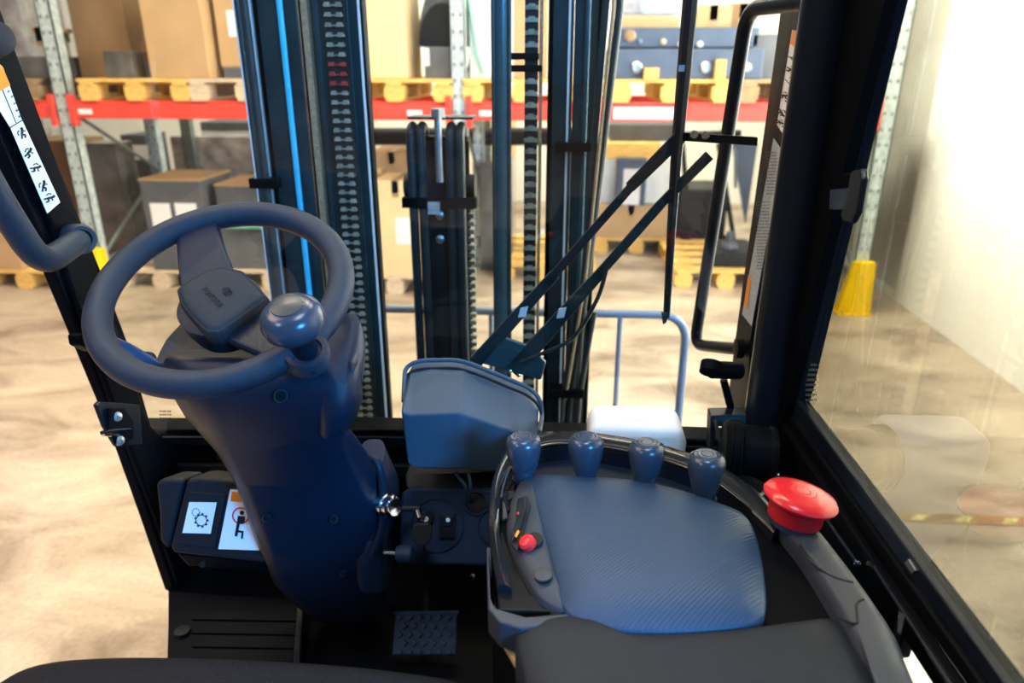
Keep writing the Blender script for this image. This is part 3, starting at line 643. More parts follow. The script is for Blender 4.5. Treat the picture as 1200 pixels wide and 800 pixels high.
# windscreen glass
ws = thing('windscreen', 'clear front windscreen in front of the mast', 'windscreen', tuple(WP(500, 510)))
MB().prism([WP(180, 545), WP(868, 545), WP(950, -160), WP(-92, -160)], (0, .004, 0)).build('glass_pane', 'glass', ws, smooth=False)
def inkmarks(parent, fn, x0, y0, x1, y1, rows, m='inkgrey', seed=1, hgt=.4):
    rnd = random.Random(seed); mb = MB(); dy = (y1-y0)/rows
    for r in range(rows):
        x = x0; y = y0+r*dy
        while x < x1-1:
            wd = rnd.uniform(.8, 2.6)
            q = [fn(x, y), fn(min(x+wd, x1), y), fn(min(x+wd, x1), y+dy*hgt), fn(x, y+dy*hgt)]
            n = (q[1]-q[0]).cross(q[3]-q[0]).normalized()*.0002
            mb.prism(q, n); x += wd+rnd.uniform(.5, 1.2)
    o = mb.build('printed_marking', m, parent, smooth=False); return o
inkmarks(ws, lambda a, b: WP(a, b, .002), 187, 481, 202, 497, 4, seed=3)

# right door with window
door = thing('cab_door', 'black framed cab door with large window on the right', 'door', tuple(PX(920, 480, XR)))
def xp(pts, x=XR): return [PX(a, b, x) for a, b in pts]
# frame bands (outer rubber seal, channel, inner band)
def band(name, line_a, line_b, x, th, m, par=door, bev=.002):
    return MB().prism([PX(a, b, x) for a, b in line_a] + [PX(a, b, x) for a, b in reversed(line_b)], (th, 0, 0)).build(name, m, par, smooth=False, bevel=bev)
gl = [(1060, -70), (1043, 0), (934, 470), (1177, 800), (1290, 955)]
def offl(l, dx, dy): return [(a+dx[i], b+dy[i]) for i, (a, b) in enumerate(l)]
b1 = offl(gl, (-13, -13, -13, -15, -16), (0, 0, 4, 8, 8))
b2 = offl(gl, (-17, -17, -16, -20, -20), (0, 0, 6, 12, 12))
b3 = offl(gl, (-30, -30, -24, -33, -33), (0, 0, 14, 18, 18))
b4 = offl(gl, (-36, -36, -34, -68, -70), (0, 0, 30, 20, 20))
band('window_seal', gl, b1, XR-.004, .02, 'blacksheen')
band('seal_channel', b1, b2, XR+.006, .01, 'rubber')
band('door_frame', b2, b3, XR-.008, .025, 'black')
band('door_frame_step', b3, b4, XR-.002, .025, 'black')
MB().prism(xp([(1075, -160), (928, 468), (1172, 806), (1400, 1120), (1700, 900), (1500, -160)], XR+.004), (.004, 0, 0)).build('window_glass', 'doorglass', door, smooth=False)
MB().prism(xp([(1064, 655), (1072, 668), (1068, 672), (1060, 659)], XR-.006), (.002, 0, 0)).build('frame_clip', 'zinc', door, smooth=False)
inkmarks(door, lambda a, b: PX(a, b, XR+.002), 944, 426, 957, 473, 8, seed=5, hgt=.45)
# latch
lt = MB().prism(xp([(996, 200), (1009, 197), (1011, 210), (1004, 250), (998, 262), (986, 260), (984, 250), (990, 236), (994, 215)], XR-.03), (.008, 0, 0)).build('latch_handle', 'blacksheen', door, smooth=False, bevel=.004, seg=3)
MB().prism(xp([(972, 222), (993, 220), (990, 246), (971, 246)], XR-.022), (.012, 0, 0)).build('latch_block', 'knob', lt, smooth=False, bevel=.002)
MB().prism(xp([(984, 202), (1000, 205), (998, 222), (982, 220)], XR-.018), (.015, 0, 0)).build('latch_mount', 'black', lt, smooth=False, bevel=.002)

# stickers on right flange
def sticker(name, label, pts, fn, m, cat='sticker', group=None, th=.0008, nrm=None):
    q = [fn(a, b) for a, b in pts]; n = (q[1]-q[0]).cross(q[2]-q[0]).normalized()
    if n.dot(CAMP-q[0]) < 0: n = -n
    o = MB().prism(q, n*th).build(name, m, None, smooth=False)
    tag(o, label, cat, group); return o
fr = lambda a, b: PX(a, b, XF-.0012)
fr2 = lambda a, b: PX(a, b, XF-.0026)
def figure(parent, fn, cx, cy, s, rot, seed, m='ink'):
    """small crushed pictogram: head, limbs, arrow"""
    rnd = random.Random(seed); mb = MB()
    def P(u, v):
        a = cx+(u*cos(rot)-v*sin(rot))*s; b = cy+(u*sin(rot)+v*cos(rot))*s; return fn(a, b)
    def stroke(u0, v0, u1, v1, wd=.16):
        d = Vec((u1-u0, v1-v0)); n = Vec((-d.y, d.x)); n = n/max(n.length, 1e-6)*wd
        q = [P(u0+n.x, v0+n.y), P(u1+n.x, v1+n.y), P(u1-n.x, v1-n.y), P(u0-n.x, v0-n.y)]
        nn = (q[1]-q[0]).cross(q[2]-q[0]); nn = nn.normalized() if nn.length > 0 else Vec((0, 0, 1))
        if nn.dot(CAMP-q[0]) < 0: nn = -nn
        mb.prism(q, nn*.0004)
    hx, hy = rnd.uniform(.1, .5), -.75
    stroke(hx-.22, hy, hx+.22, hy, .24)
    stroke(hx, hy+.2, -.2, .25, .2); stroke(-.2, .25, .35, .45, .15); stroke(.35, .45, .1, 1.0, .13); stroke(-.2, .25, -.55, .9, .13)
    stroke(hx*.6, -.3, .75, -.1, .1); stroke(-.7, -.5, -.3, -.7, .1); stroke(-.7, -.5, -.75, .1, .08)
    mb.build('pictogram', m, parent, smooth=False)
s1 = sticker('warning_sticker', 'white warning sticker with orange head on the right pillar', [(929, 35), (938, 37), (941, 45), (920, 160), (911, 146)], fr, 'sticker')
MB().prism([fr2(929, 35), fr2(938, 37), fr2(941, 46), fr2(940, 62), fr2(926, 51)], (-.0003, 0, 0)).build('orange_head', 'orange', s1, smooth=False, label='orange head with black triangle')
MB().prism([PX(932, 55, XF-.0034), PX(937, 57, XF-.0034), PX(935, 47, XF-.0034)], (-.0003, 0, 0)).build('triangle', 'ink', s1, smooth=False)
for (a, b, c, d) in ((924, 66, 937, 76), (920, 93, 932, 105)):
    MB().tube([fr2(a, b), fr2(c, d)], .0006, 5).build('divider', 'ink', s1)
for i, (a, b, s) in enumerate(((931, 68, 4), (927, 82, 5.5), (929, 92, 4), (919, 112, 5), (925, 118, 5), (916, 132, 5), (921, 146, 5), (914, 143, 4))):
    figure(s1, fr2, a, b, s, 1.3+.4*(i % 3), i)
s2 = sticker('capacity_sticker', 'long silver printed plate below the warning sticker', [(907, 162), (918, 178), (881, 382), (870, 368)], fr, 'silversticker')
inkmarks(s2, fr2, 898, 178, 911, 230, 14, seed=8, hgt=.3)
inkmarks(s2, fr2, 887, 236, 902, 318, 22, seed=9, hgt=.3)
MB().prism([fr2(877, 322), fr2(880, 328), fr2(876, 362), fr2(872, 356)], (-.0003, 0, 0)).build('orange_strip', 'orange', s2, smooth=False)
# sticker on left pillar
fl_ = lambda a, b: PX(a, b, XL+.0112)
fl2 = lambda a, b: PX(a, b, XL+.0126)
s3 = sticker('warning_sticker', 'long white pictogram sticker with orange head on left pillar', [(-14, 62), (3, 79), (24, 138), (70, 237), (55, 250), (12, 150), (-24, 92)], fl_, 'sticker')
MB().prism([fl2(-10, 66), fl2(3, 79), fl2(12, 100), fl2(-8, 111), fl2(-22, 90)], (.0003, 0, 0)).build('orange_head', 'orange', s3, smooth=False, label='orange head')
MB().tube([fl2(11, 150), fl2(29, 139)], .0006, 5).build('divider', 'ink', s3)
MB().tube([fl2(3, 105), fl2(19, 144)], .0005, 5).build('divider', 'ink', s3)
for i, (a, b, s) in enumerate(((10, 107, 1.6), (14, 113, 1.6), (17, 121, 1.6), (20, 129, 2), (23, 136, 2))):
    figure(s3, fl2, a, b, s, .5, 20+i)
for i, (a, b) in enumerate(((26, 156), (34, 179), (42, 197), (51, 218), (58, 232))):
    figure(s3, fl2, a, b, 6.5, (-.5, .3, 1.0, -.3, .8)[i], 30+i)

# grab handles
gh = thing('grab_handle', 'black tubular grab handle on the right pillar', 'handle', tuple(V(862, 405, 1.0)))
hx = .281
pts = fillet([PX(962, 0, XF), PX(876, 10, hx), PX(814, 404, hx), PX(868, 409, XF)], .042, 10)
MB().tube(pts, .0118, 18).build('tube', 'blacksheen', gh)
MB().lathe([(0, 0), (.018, 0), (.018, .012), (0, .014)], PX(870, 408, XF-.005), (-1, 0, 0), 18).build('mounting_foot', 'black', gh)
lh = thing('grab_handle', 'thick dark plastic grab handle bolted on left pillar', 'handle', tuple(PX(92, 280, XL)))
hl = XL+.055
MB().tube(fillet([PX(-60, 130, hl), PX(-8, 225, hl), PX(48, 312, hl), PX(92, 282, hl-.02)], .04, 8), .0165, 18).build('grip_bar', 'grip', lh)
c = PX(93, 280, hl-.022)
ax_ = (CAMP-c).normalized()+Vec((.55, 0, 0))
MB().lathe([(0, -.02), (.021, -.02), (.021, .006), (.018, .012), (.013, .012), (.012, .004), (0, .004)], c, ax_, 28).build('end_cap', 'grip', lh)
MB().lathe([(0, 0), (.008, 0), (.008, .006), (.004, .006), (.004, .002), (0, .002)], c+ax_.normalized()*.004, ax_, 6).build('socket_bolt', 'black', lh)
MB().lathe([(0, -.02), (.02, -.02), (.02, .006), (.012, .010), (0, .01)], PX(-6, 45, XL+.03), ax_, 24).build('upper_mount', 'panel', lh)

# left door striker on pillar
ls = thing('door_striker', 'black door striker plate with two zinc screws on left pillar', 'latch', tuple(PX(137, 500, XL)))
f = lambda a, b, o=0: PX(a, b, XL+.012+o)
MB().prism([f(108, 474), f(112, 470), f(160, 474), f(163, 520), f(132, 523), f(118, 500)], (.006, 0, 0)).build('plate', 'blacksheen', ls, smooth=False, bevel=.002)
MB().prism([f(124, 478, .007), f(142, 478, .007), f(153, 492, .007), f(154, 512, .007), f(143, 522, .007), f(132, 521, .007), f(126, 505, .007)], (.006, 0, 0)).build('striker_block', 'black', ls, smooth=False, bevel=.003)
for a, b in ((137, 488), (140, 516)):
    MB().lathe([(0, 0), (.0078, 0), (.007, .003), (.0025, .004), (.002, .002), (0, .002)], f(a, b, .013), (1, -.5, .2), 16).build('screw', 'zinc', ls)
MB().tube([f(152, 503, .012), f(134, 504, .022), f(119, 507, .026), (f(121, 509, .02)), f(138, 509, .012)], .003, 8).build('striker_loop', 'chrome', ls)
MB().prism([f(78, 392), f(84, 389), f(96, 396), f(98, 412), f(90, 409), f(80, 404)], (.02, 0, 0)).build('hinge_stub', 'black', ls, smooth=False, bevel=.003)

# ================================================================== bracket and blower at right
br = thing('window_stay', 'short black bracket arm beside the right pillar foot', 'bracket', tuple(PX(862, 433, XF)))
MB().tube([V(834, 433, 1.08), V(866, 434, 1.10)], .0135, 14).build('arm', 'black', br)
MB().lathe([(0, -.008), (.016, -.008), (.016, .008), (0, .008)], V(833, 431, 1.08), Vec((.2, .6, .6)), 20).build('pivot_disc', 'black', br)
MB().lathe([(0, 0), (.005, 0), (.004, .003), (0, .003)], V(836, 437, 1.11), -FW, 10).build('bolt', 'zinc', br)
MB().tube([V(848, 445, 1.15), V(862, 500, 1.18)], .006, 8).build('strut', 'black', br)
bl = thing('heater_blower', 'black ribbed heater blower housing at foot of right pillar', 'blower', tuple(V(870, 560, 1.1)))
c = V(872, 530, 1.06)
MB().lathe([(0, -.032), (.040, -.032), (.046, -.026), (.046, -.01), (.041, -.006), (.041, .03), (.044, .034), (.044, .04), (0, .04)], c, Vec((1, -.1, -.05)), 36).build('drum', 'black', bl)
for q in range(2):
    MB().lathe([(.039, 0), (.0475, 0), (.0475, .003), (.039, .003)], c+Vec((-.022+q*.009, 0, 0)), Vec((1, -.1, -.05)), 36).build('rib', 'black', bl)
MB().prism([V(833, 487, 1.14), V(876, 486, 1.14), V(878, 500, 1.14), V(840, 500, 1.14), V(836, 530, 1.14), V(831, 530, 1.14)], -RT*0+Vec((0, .03, 0))).build('mount_bracket', 'blacksheen', bl, smooth=False, bevel=.002)
MB().tube([V(838, 492, 1.1), V(842, 510, 1.09), V(848, 530, 1.09), V(853, 520, 1.09)], .003, 8).build('cable', 'hose', bl)

# ================================================================== wiper
wp = thing('front_wiper', 'black twin-arm windscreen wiper with long upright blade', 'wiper', tuple(V(590, 425, 1.27)))
WQ = lambda px, py, o=0: WP(px, py, -.03-o)
def flatbar(a, b, wa, wb, th, name, m, par=wp, fn=WQ):
    A = Vec(a); B = Vec(b); d = (B-A).normalized(); n = Vec((-d.y, d.x))
    q = [A+n*wa, B+n*wb, B-n*wb, A-n*wa]
    return MB().prism([fn(p.x, p.y) for p in q], (0, th, 0)).build(name, m, par, smooth=False, bevel=.001)
flatbar((556, 426), (650, 322), 8, 6, .008, 'arm_base', 'mast')
flatbar((640, 333), (745, 213), 5, 5, .006, 'wiper_arm', 'blackplastic')
flatbar((738, 220), (798, 160), 6.5, 8, .007, 'arm_head', 'blackplastic')
flatbar((600, 436), (706, 318), 10, 6, .008, 'arm_base', 'mast')
flatbar((698, 326), (776, 238), 5.5, 5.5, .006, 'wiper_arm', 'hose')
flatbar((770, 244), (832, 182), 5, 6, .007, 'arm_head', 'blackplastic')
flatbar((798, 160), (888, 166), 5, 5, .010, 'link_bar', 'black')
for (a, b) in ((813, 157), (826, 158)): MB().lathe([(0, 0), (.006, 0), (.006, .006), (0, .006)], WQ(a, b, -.002), (0, -1, 0), 6).build('link_nut', 'tan', wp)
for (a, b) in ((613, 366), (658, 367)): MB().prism([WQ(a-3, b-5, -.002), WQ(a+6, b-7, -.002), WQ(a+3, b+5, -.002), WQ(a-6, b+6, -.002)], (0, .004, 0)).build('arm_clip', 'mastedge', wp, smooth=False)
MB().prism([WQ(556, 424), WQ(592, 396), WQ(622, 406), WQ(640, 425), WQ(634, 446), WQ(600, 436)], (0, .01, 0)).build('pivot_cover', 'cyl', wp, smooth=False, bevel=.003)
for (a, b) in ((598, 434), (608, 439)): MB().lathe([(0, 0), (.004, 0), (.003, .006), (0, .007)], WQ(a, b, -.01), (0, -1, 0.3), 10).build('cap_nut', 'chrome', wp)
bl_pts = [(813, -60), (809, 0), (802, 80), (793, 180), (787, 260), (780, 372)]
MB().tube([WQ(a, b, .01) for a, b in bl_pts], [.0150, .0150, .0145, .0125, .0095, .006], 8, sx=.7).build('blade', 'blackplastic', wp)
MB().tube([WQ(a+3.5, b, .004) for a, b in bl_pts], [.004, .004, .004, .004, .003, .002], 8).build('rubber_lip', 'cyl', wp)
MB().prism([WQ(775, 366, 0), WQ(783, 366, 0), WQ(781, 378, 0), WQ(777, 380, 0)], (0, .006, 0)).build('blade_tip', 'cyl', wp, smooth=False)
MB().prism([WQ(796, 76, -.004), WQ(803, 76, -.004), WQ(802, 84, -.004), WQ(795, 84, -.004)], (0, .002, 0)).build('blade_tag', 'silversticker', wp, smooth=False)
MB().tube(smoothpath([WQ(712, 310), WQ(700, 350), WQ(672, 395), WQ(640, 412), WQ(610, 424)], 6), .0035, 8).build('washer_hose', 'hose', wp)

# white canister behind the console
cn = thing('plastic_canister', 'white plastic canister standing behind the lever knobs at the windscreen', 'canister', tuple(V(748, 560, 1.18)))
cy = 1.03; pc = PY(748, 474, cy+.085); ztop = pc.z; x0, x1 = PY(690, 500, cy).x, PY(805, 500, cy).x
MB().rings([[(x0+(x1-x0)*u, cy+v*.09, z) for u, v in ((a0, 0), (a1, 0), (a1+.0, 1), (a0, 1))] for z, a0, a1 in ((ztop-.30, .10, .80), (ztop-.20, .02, .99), (ztop-.03, .0, 1.03), (ztop, .03, .96))]).build('tank', 'canister', cn, bevel=.016, seg=4)
MB().lathe([(0, 0), (.028, 0), (.028, .006), (.022, .010), (0, .011)], ((x0+x1)/2-.003, cy+.05, ztop-.006), (0, 0, 1), 24).build('filler_cap', 'canister', cn)
MB().bb((x0+.01, cy-.01, ztop-.32), (x1-.01, 1.155, ztop-.30)).build('mounting_shelf', 'black', cn, smooth=False)

# ================================================================== wiper motor cover (grey box)
wc = thing('wiper_motor_cover', 'grey faceted plastic cover at the bottom of the windscreen', 'cover', tuple(V(545, 545, 1.1)))
dk, dt, db = 1.00, 1.10, 1.03
top = [V(477, 440, dt), V(484, 427, dt), V(500, 423, dt), V(543, 425, dt), V(598, 446, dt), V(622, 458, dt), V(632, 472, dt)]
mid = [V(470, 480, dk), V(474, 484, dk), V(482, 486, dk), V(540, 484, dk-.015), V(608, 508, dk+.035), V(622, 511, dk+.045), V(630, 506, dk+.06)]
bot = [V(477, 540, db), V(480, 545, db), V(488, 549, db), V(541, 550, db-.01), V(600, 552, db+.03), V(618, 551, db+.04), V(624, 545, db+.05)]
bk0 = [V(477, 440, 1.16), V(484, 430, 1.16), V(500, 426, 1.16), V(543, 428, 1.16), V(598, 450, 1.16), V(622, 462, 1.16), V(632, 476, 1.16)]
bk1 = [p+Vec((0, .12, 0)) for p in bot]
m = MB()
k = 0
allr = [bk0, top, mid, bot, bk1]
for r in allr: m.v += r
n = 7
for j in range(4):
    for i in range(n-1):
        a = j*n+i; m.f.append((a, a+1, a+n+1, a+n))
m.f.append((0, 7, 14, 21, 28)); m.f.append((6, 34, 27, 20, 13)); m.f.append(tuple(range(0, 7))[::-1] + tuple(range(28, 35)))
m.build('shell', 'box', wc, ang=60, bevel=.016, seg=5)
lip = [V(473, 470, 1.045), V(474, 446, 1.07)] + [V(a, b, 1.085) for a, b in ((476, 432), (488, 424), (510, 422), (544, 424), (598, 445), (620, 455), (632, 468), (635, 486))] + [V(632, 506, 1.03)]
MB().tube(smoothpath(lip, 5), .0034, 10).build('lip', 'box', wc)
MB().tube(smoothpath([p+UP*-.012+FW*-.002 for p in lip[1:-1]], 5), .0022, 8).build('lip_groove', 'rubber', wc)

# ================================================================== ignition panel
ip = thing('ignition_console', 'blue-grey ignition switch panel low in front', 'panel', tuple(V(520, 640, 1.08)))
I0 = V(520, 615, 1.07); IN = Vec((0, -1, .45)).normalized()
ipf = lambda a, b, o=0: PL(a, b, I0, IN, o)
MB().prism([ipf(470, 578), ipf(480, 571), ipf(590, 571), ipf(590, 664), ipf(466, 662)], -IN*.05).build('panel_body', 'panelblue', ip, smooth=False, bevel=.006, seg=3)
MB().prism([ipf(474, 556, -.02), ipf(590, 553, -.02), ipf(590, 574, .0), ipf(474, 573, .0)], (0, .05, 0)).build('panel_top', 'panel', ip, smooth=False, bevel=.005)
def disc(parent, name, px, py, r, h, m, fn=ipf, nrm=IN, hole=False, n=28, off=0):
    c = fn(px, py, off)
    prof = [(r*.92, 0), (r, 0), (r, h), (r*.94, h)] if hole else [(0, 0), (r, 0), (r, h*.7), (r*.93, h), (0, h)]
    mb = MB()
    if hole:
        ax = Vec(nrm).normalized(); a = ax.orthogonal().normalized(); b = ax.cross(a)
        mb.rings([[c+ax*hh+(a*cos(2*pi*k/n)+b*sin(2*pi*k/n))*rr for k in range(n)] for rr, hh in prof], closed=True)
    else: mb.lathe(prof, c, nrm, n)
    return mb.build(name, m, parent)
disc(ip, 'embossed_ring', 512, 614, .040, .003, 'panelblue', hole=True)
disc(ip, 'embossed_ring', 580, 616, .026, .003, 'panelblue', hole=True)
rk = MB().prism([ipf(516, 601), ipf(534, 601), ipf(533, 630), ipf(516, 629)], IN*.004).build('rocker_switch', 'panel', ip, smooth=False, bevel=.001)
MB().prism([ipf(519, 604, .004), ipf(531, 604, .004), ipf(530, 616, .004), ipf(519, 615, .004)], IN*.003).build('rocker_key', 'column', rk, smooth=False, bevel=.001)
disc(rk, 'rocker_icon', 525, 609, .0032, .0006, 'sticker', off=.0072)
disc(ip, 'ignition_lock', 499, 606, .012, .006, 'panel')
rk2 = disc(ip, 'indicator_lamp', 500, 607, .004, .0086, 'sticker')
hl_ = disc(ip, 'cable_hole', 558, 589, .017, .004, 'panelblue', hole=True)
disc(ip, 'hole_dark', 559, 590, .0150, .0015, 'rubber')
for (a0, a1) in (((533, 553), (550, 585)), ((548, 552), (549, 588))):
    MB().tube(smoothpath([ipf(a0[0], a0[1], .03), ipf((a0[0]+a1[0])/2+3, (a0[1]+a1[1])/2, .03), ipf(a1[0], a1[1], .006)], 6), .0024, 8).build('cable', 'cyl', ip)
key = thing('ignition_key', 'black-headed key in the ignition panel', 'key', tuple(ipf(494, 620, .03)))
MB().tube([ipf(497, 600, .004), ipf(495, 608, .035)], .0035, 8).build('key_blade', 'chrome', key)
MB().prism([ipf(484, 618, .036), ipf(487, 612, .036), ipf(503, 612, .036), ipf(507, 618, .036), ipf(507, 630, .036), ipf(500, 638, .036), ipf(490, 638, .036), ipf(484, 630, .036)], IN*.008).build('key_head', 'blackplastic', key, smooth=False, bevel=.002)
MB().tube([ipf(497, 638, .036), ipf(498, 652, .02)], .0012, 6).build('key_ring_tag', 'black', key)
MB().tube([ipf(468, 596, .03), ipf(492, 596, .032)], .004, 10).build('stalk_pin', 'blackplastic', key)
MB().tube([ipf(490, 596, .032), ipf(493, 605, .032)], .0045, 10).build('chrome_tip', 'chrome', key)
tk = thing('tilt_release_knob', 'blue-grey knob on chrome shaft below the steering column lock', 'knob', tuple(ipf(475, 648, .03)))
MB().tube([ipf(450, 648, .035), ipf(466, 649, .035)], .0042, 12).build('shaft', 'chrome', tk)
MB().tube([ipf(465, 649, .035), ipf(471, 649, .035), ipf(482, 650, .035), ipf(484, 650, .035)], [.0115, .0135, .0125, .010], 20).build('knob_body', 'panelblue', tk)
MB().lathe([(0, 0), (.006, 0), (.006, .005), (0, .007)], V(555, 675, 1.12), -FW, 6).build('hex_bolt', 'chrome', ip)

# ================================================================== left fuse panel box with stickers
fb = thing('fuse_box_cover', 'black moulded cover box with two stickers left of the column', 'cover', tuple(V(250, 655, 1.1)))
B0 = V(250, 610, 1.10); BN = Vec((.05, -1, .40)).normalized()
bf = lambda a, b, o=0: PL(a, b, B0, BN, o)
MB().prism([bf(219, 561), bf(232, 559), bf(400, 572), bf(400, 662), bf(310, 660), bf(203, 648), bf(199, 640)], -BN*.07).build('main_cover', 'panel', fb, smooth=False, bevel=.006, seg=3)
MB().prism([bf(182, 566, -.004), bf(190, 560, -.004), bf(216, 561, -.004), bf(197, 644, -.004), bf(187, 634, -.004), bf(186, 600, -.004)], -BN*.07).build('side_cover', 'panel', fb, smooth=False, bevel=.006, seg=3)
MB().prism([bf(206, 648, -.012), bf(320, 660, -.012), bf(320, 672, -.03), bf(220, 663, -.03)], -BN*.05).build('lower_lip', 'black', fb, smooth=False, bevel=.004)
disc(fb, 'plastic_rivet', 239, 660, .005, .006, 'panel', fn=bf, nrm=BN)
MB().prism([bf(222, 575, .0005), bf(265, 579, .0005), bf(252, 642, .0005), bf(205, 636, .0005)], BN*.002).build('raised_field', 'panel', fb, smooth=False, bevel=.001)
g1 = sticker('gear_sticker', 'square white sticker with two cogwheels on black cover', [(222, 588), (254, 588.5), (247, 625), (214, 624)], lambda a, b: bf(a, b, .003), 'sticker')
def ringmark(parent, fn, cx, cy, r, w, m, teeth=0, n=28, dash=False):
    mb = MB()
    for k in range(n):
        if dash and k % 3 == 2: continue
        a0, a1 = 2*pi*k/n, 2*pi*(k+1)/n
        mb.prism([fn(cx+cos(a0)*(r-w), cy+sin(a0)*(r-w)), fn(cx+cos(a1)*(r-w), cy+sin(a1)*(r-w)), fn(cx+cos(a1)*r, cy+sin(a1)*r), fn(cx+cos(a0)*r, cy+sin(a0)*r)], BN*.0004)
    for k in range(teeth):
        a = 2*pi*k/teeth; 
        mb.prism([fn(cx+cos(a+s_)*rr, cy+sin(a+s_)*rr) for s_, rr in ((-.16, r-.3), (.16, r-.3), (.14, r+1.8), (-.14, r+1.8))], BN*.0004)
    return mb.build('printed_cog' if teeth else 'printed_ring', m, parent, smooth=False)
b4_ = lambda a, b: bf(a, b, .0041)
ringmark(g1, b4_, 236, 609.5, 6.8, 1.0, 'ink', teeth=9)
ringmark(g1, b4_, 229.5, 600, 4.8, .8, 'ink', teeth=0, dash=True)
g2 = sticker('prohibition_sticker', 'white sticker with orange band and red-circled black figure', [(270, 573), (330, 576), (318, 645), (256, 643)], lambda a, b: bf(a, b, .003), 'sticker')
MB().prism([b4_(272, 576), b4_(326, 579), b4_(324, 590), b4_(270, 587)], BN*.0004).build('orange_band', 'orange', g2, smooth=False, label='orange band')
ringmark(g2, b4_, 282, 604, 10, 1.6, 'redlens')
def blot(parent, pts, m='ink'): MB().prism([b4_(a, b) for a, b in pts], BN*.0006).build('printed_figure', m, parent, smooth=False)
ringmark(g2, lambda a, b: bf(a, b, .0044), 283.5, 600.5, 2.6, 2.5, 'ink', n=14)
blot(g2, [(279, 604), (287, 605), (286.5, 613), (277.5, 614)]); blot(g2, [(277.5, 613), (281, 614), (278, 628), (275, 628)]); blot(g2, [(279, 621), (285.5, 622), (284.5, 631), (282.5, 631), (283.3, 624), (279, 623.5)])

# ================================================================== steering column
col = thing('steering_column', 'dark blue plastic steering column shroud', 'steering column', tuple(V(390, 730, 1.15)))
def sect(cx, cy, d, hw, hd, tiltv, n=32, e=3.2, rot=0, wl=1.0):
    c = V(cx, cy, d); a = (RT*cos(rot)+UP*sin(rot)); b = Vec((0, cos(tiltv), sin(tiltv)))
    out = []
    for k in range(n):
        t = 2*pi*k/n; cx_, sy_ = cos(t), sin(t)
        u = math.copysign(abs(cx_)**(2/e), cx_); v = math.copysign(abs(sy_)**(2/e), sy_)
        out.append(c + a*(u*hw*(wl if u < 0 else 1)) + b*(v*hd))
    return out
tb = [(422, 196, 222, 384, 400, .90), (432, 190, 226, 392, 416, .893), (450, 194, 236, 398, 424, .888), (472, 203, 246, 400, 425, .892), (490, 214, 254, 397, 419, .905),
      (508, 230, 262, 390, 410, .925), (535, 254, 272, 379, 430, .955), (570, 275, 289, 392, 447, .99), (610, 290, 304, 412, 457, 1.025), (650, 303, 319, 426, 467, 1.06),
      (690, 322, 340, 430, 469, 1.10), (714, 345, 362, 424, 463, 1.13), (732, 374, 384, 416, 444, 1.16)]
m = MB(); rg = []
for (y, sl, fl0, fr0, sr, d) in tb:
    rg.append([V(fl0, y, d), V(fr0, y, d), V((fr0+sr)/2+3, y-2, d+.012), V(sr, y-6, d+.05), V(sr-8, y-14, d+.12), V(sl+14, y-14, d+.12), V(sl, y-5, d+.05), V((sl+fl0)/2-3, y-1, d+.014)])
m.rings(rg).build('shroud', 'column', col, ang=50, bevel=.007, seg=3)
# flange ridge on the right of lower shroud
MB().tube(smoothpath([V(432, 536, 1.03), V(444, 545, 1.02), V(449, 580, 1.03), V(447, 620, 1.04), V(436, 650, 1.05)], 6), [.006]*25, 10).build('seam_ridge', 'column', col)
MB().rings([sect(440, 590, 1.09, .032, .06, .5), sect(432, 545, 1.06, .020, .045, .5)][::-1]).build('side_boss', 'column', col, ang=60)
MB().rings([sect(444, 650, 1.12, .028, .06, .5), sect(440, 590, 1.09, .032, .06, .5)][::-1]).build('side_boss', 'column', col, ang=60)
# right ear with side cover
MB().rings([sect(396, 480, .95, .020, .045, .5, e=3), sect(401, 455, .935, .024, .055, .5, e=3), sect(401, 425, .925, .025, .058, .5, e=3), sect(396, 402, .925, .024, .052, .5, e=3), sect(391, 393, .93, .017, .04, .5, e=3)]).build('switch_ear', 'column', col, ang=60)
MB().prism([V(412, 412, .92), V(419, 425, .925), V(420, 445, .93), V(414, 468, .925), V(407, 452, .905), V(408, 425, .90)], RT*.006).build('side_cap', 'columnlight', col, smooth=False, bevel=.002)
# left cowl under wheel (grey)
MB().rings([sect(262, 432, 1.02, .085, .05, .5, e=3), sect(255, 412, 1.03, .082, .055, .5, e=3.5), sect(258, 396, 1.05, .068, .05, .55, e=3.5), sect(262, 390, 1.06, .055, .04, .55, e=3)]).build('upper_cowl', 'columnlight', col, ang=60, label='grey cowl under the wheel')
# holes and screws
for (px, py, d, r) in ((329, 464, .884, .0088), (312, 607, 1.017, .006), (391, 608, 1.017, .006), (402, 672, 1.078, .005)):
    ax = (CAMP-V(px, py, d)).normalized()
    c = V(px, py, d)
    MB().lathe([(0, .0), (r*.75, .0), (r*.8, .003), (r*.9, .003), (r, 0), (r, -.03), (0, -.03)], c, ax, 20).build('screw_hole', 'column', col)
    MB().lathe([(0, .0), (r*.74, .0), (r*.74, .0012), (0, .0012)], c+ax*.0032, ax, 20).build('screw_recess', 'black', col)
# lock cylinder
c = V(455, 592, 1.03)
lk = MB().lathe([(0, -.02), (.014, -.02), (.014, -.006), (.017, -.005), (.017, .0), (.015, .001), (.015, .009), (.012, .010), (.012, .016), (0, .017)], c, Vec((.8, -.55, .2)), 28).build('lock_cylinder', 'chrome', col, label='chrome lock cylinder')
# stalk at left
MB().tube([V(190, 434, 1.0), V(172, 424, .985), V(146, 411, .97), V(128, 402, .96)], [.010, .0105, .0125, .011], 16).build('direction_stalk', 'knobcapblue', col, label='glossy blue-black direction lever')
MB().lathe([(0, -.006), (.011, -.006), (.011, .006), (0, .006)], V(172, 421, 1.0), FW, 16).build('stalk_pivot', 'rubber', col)

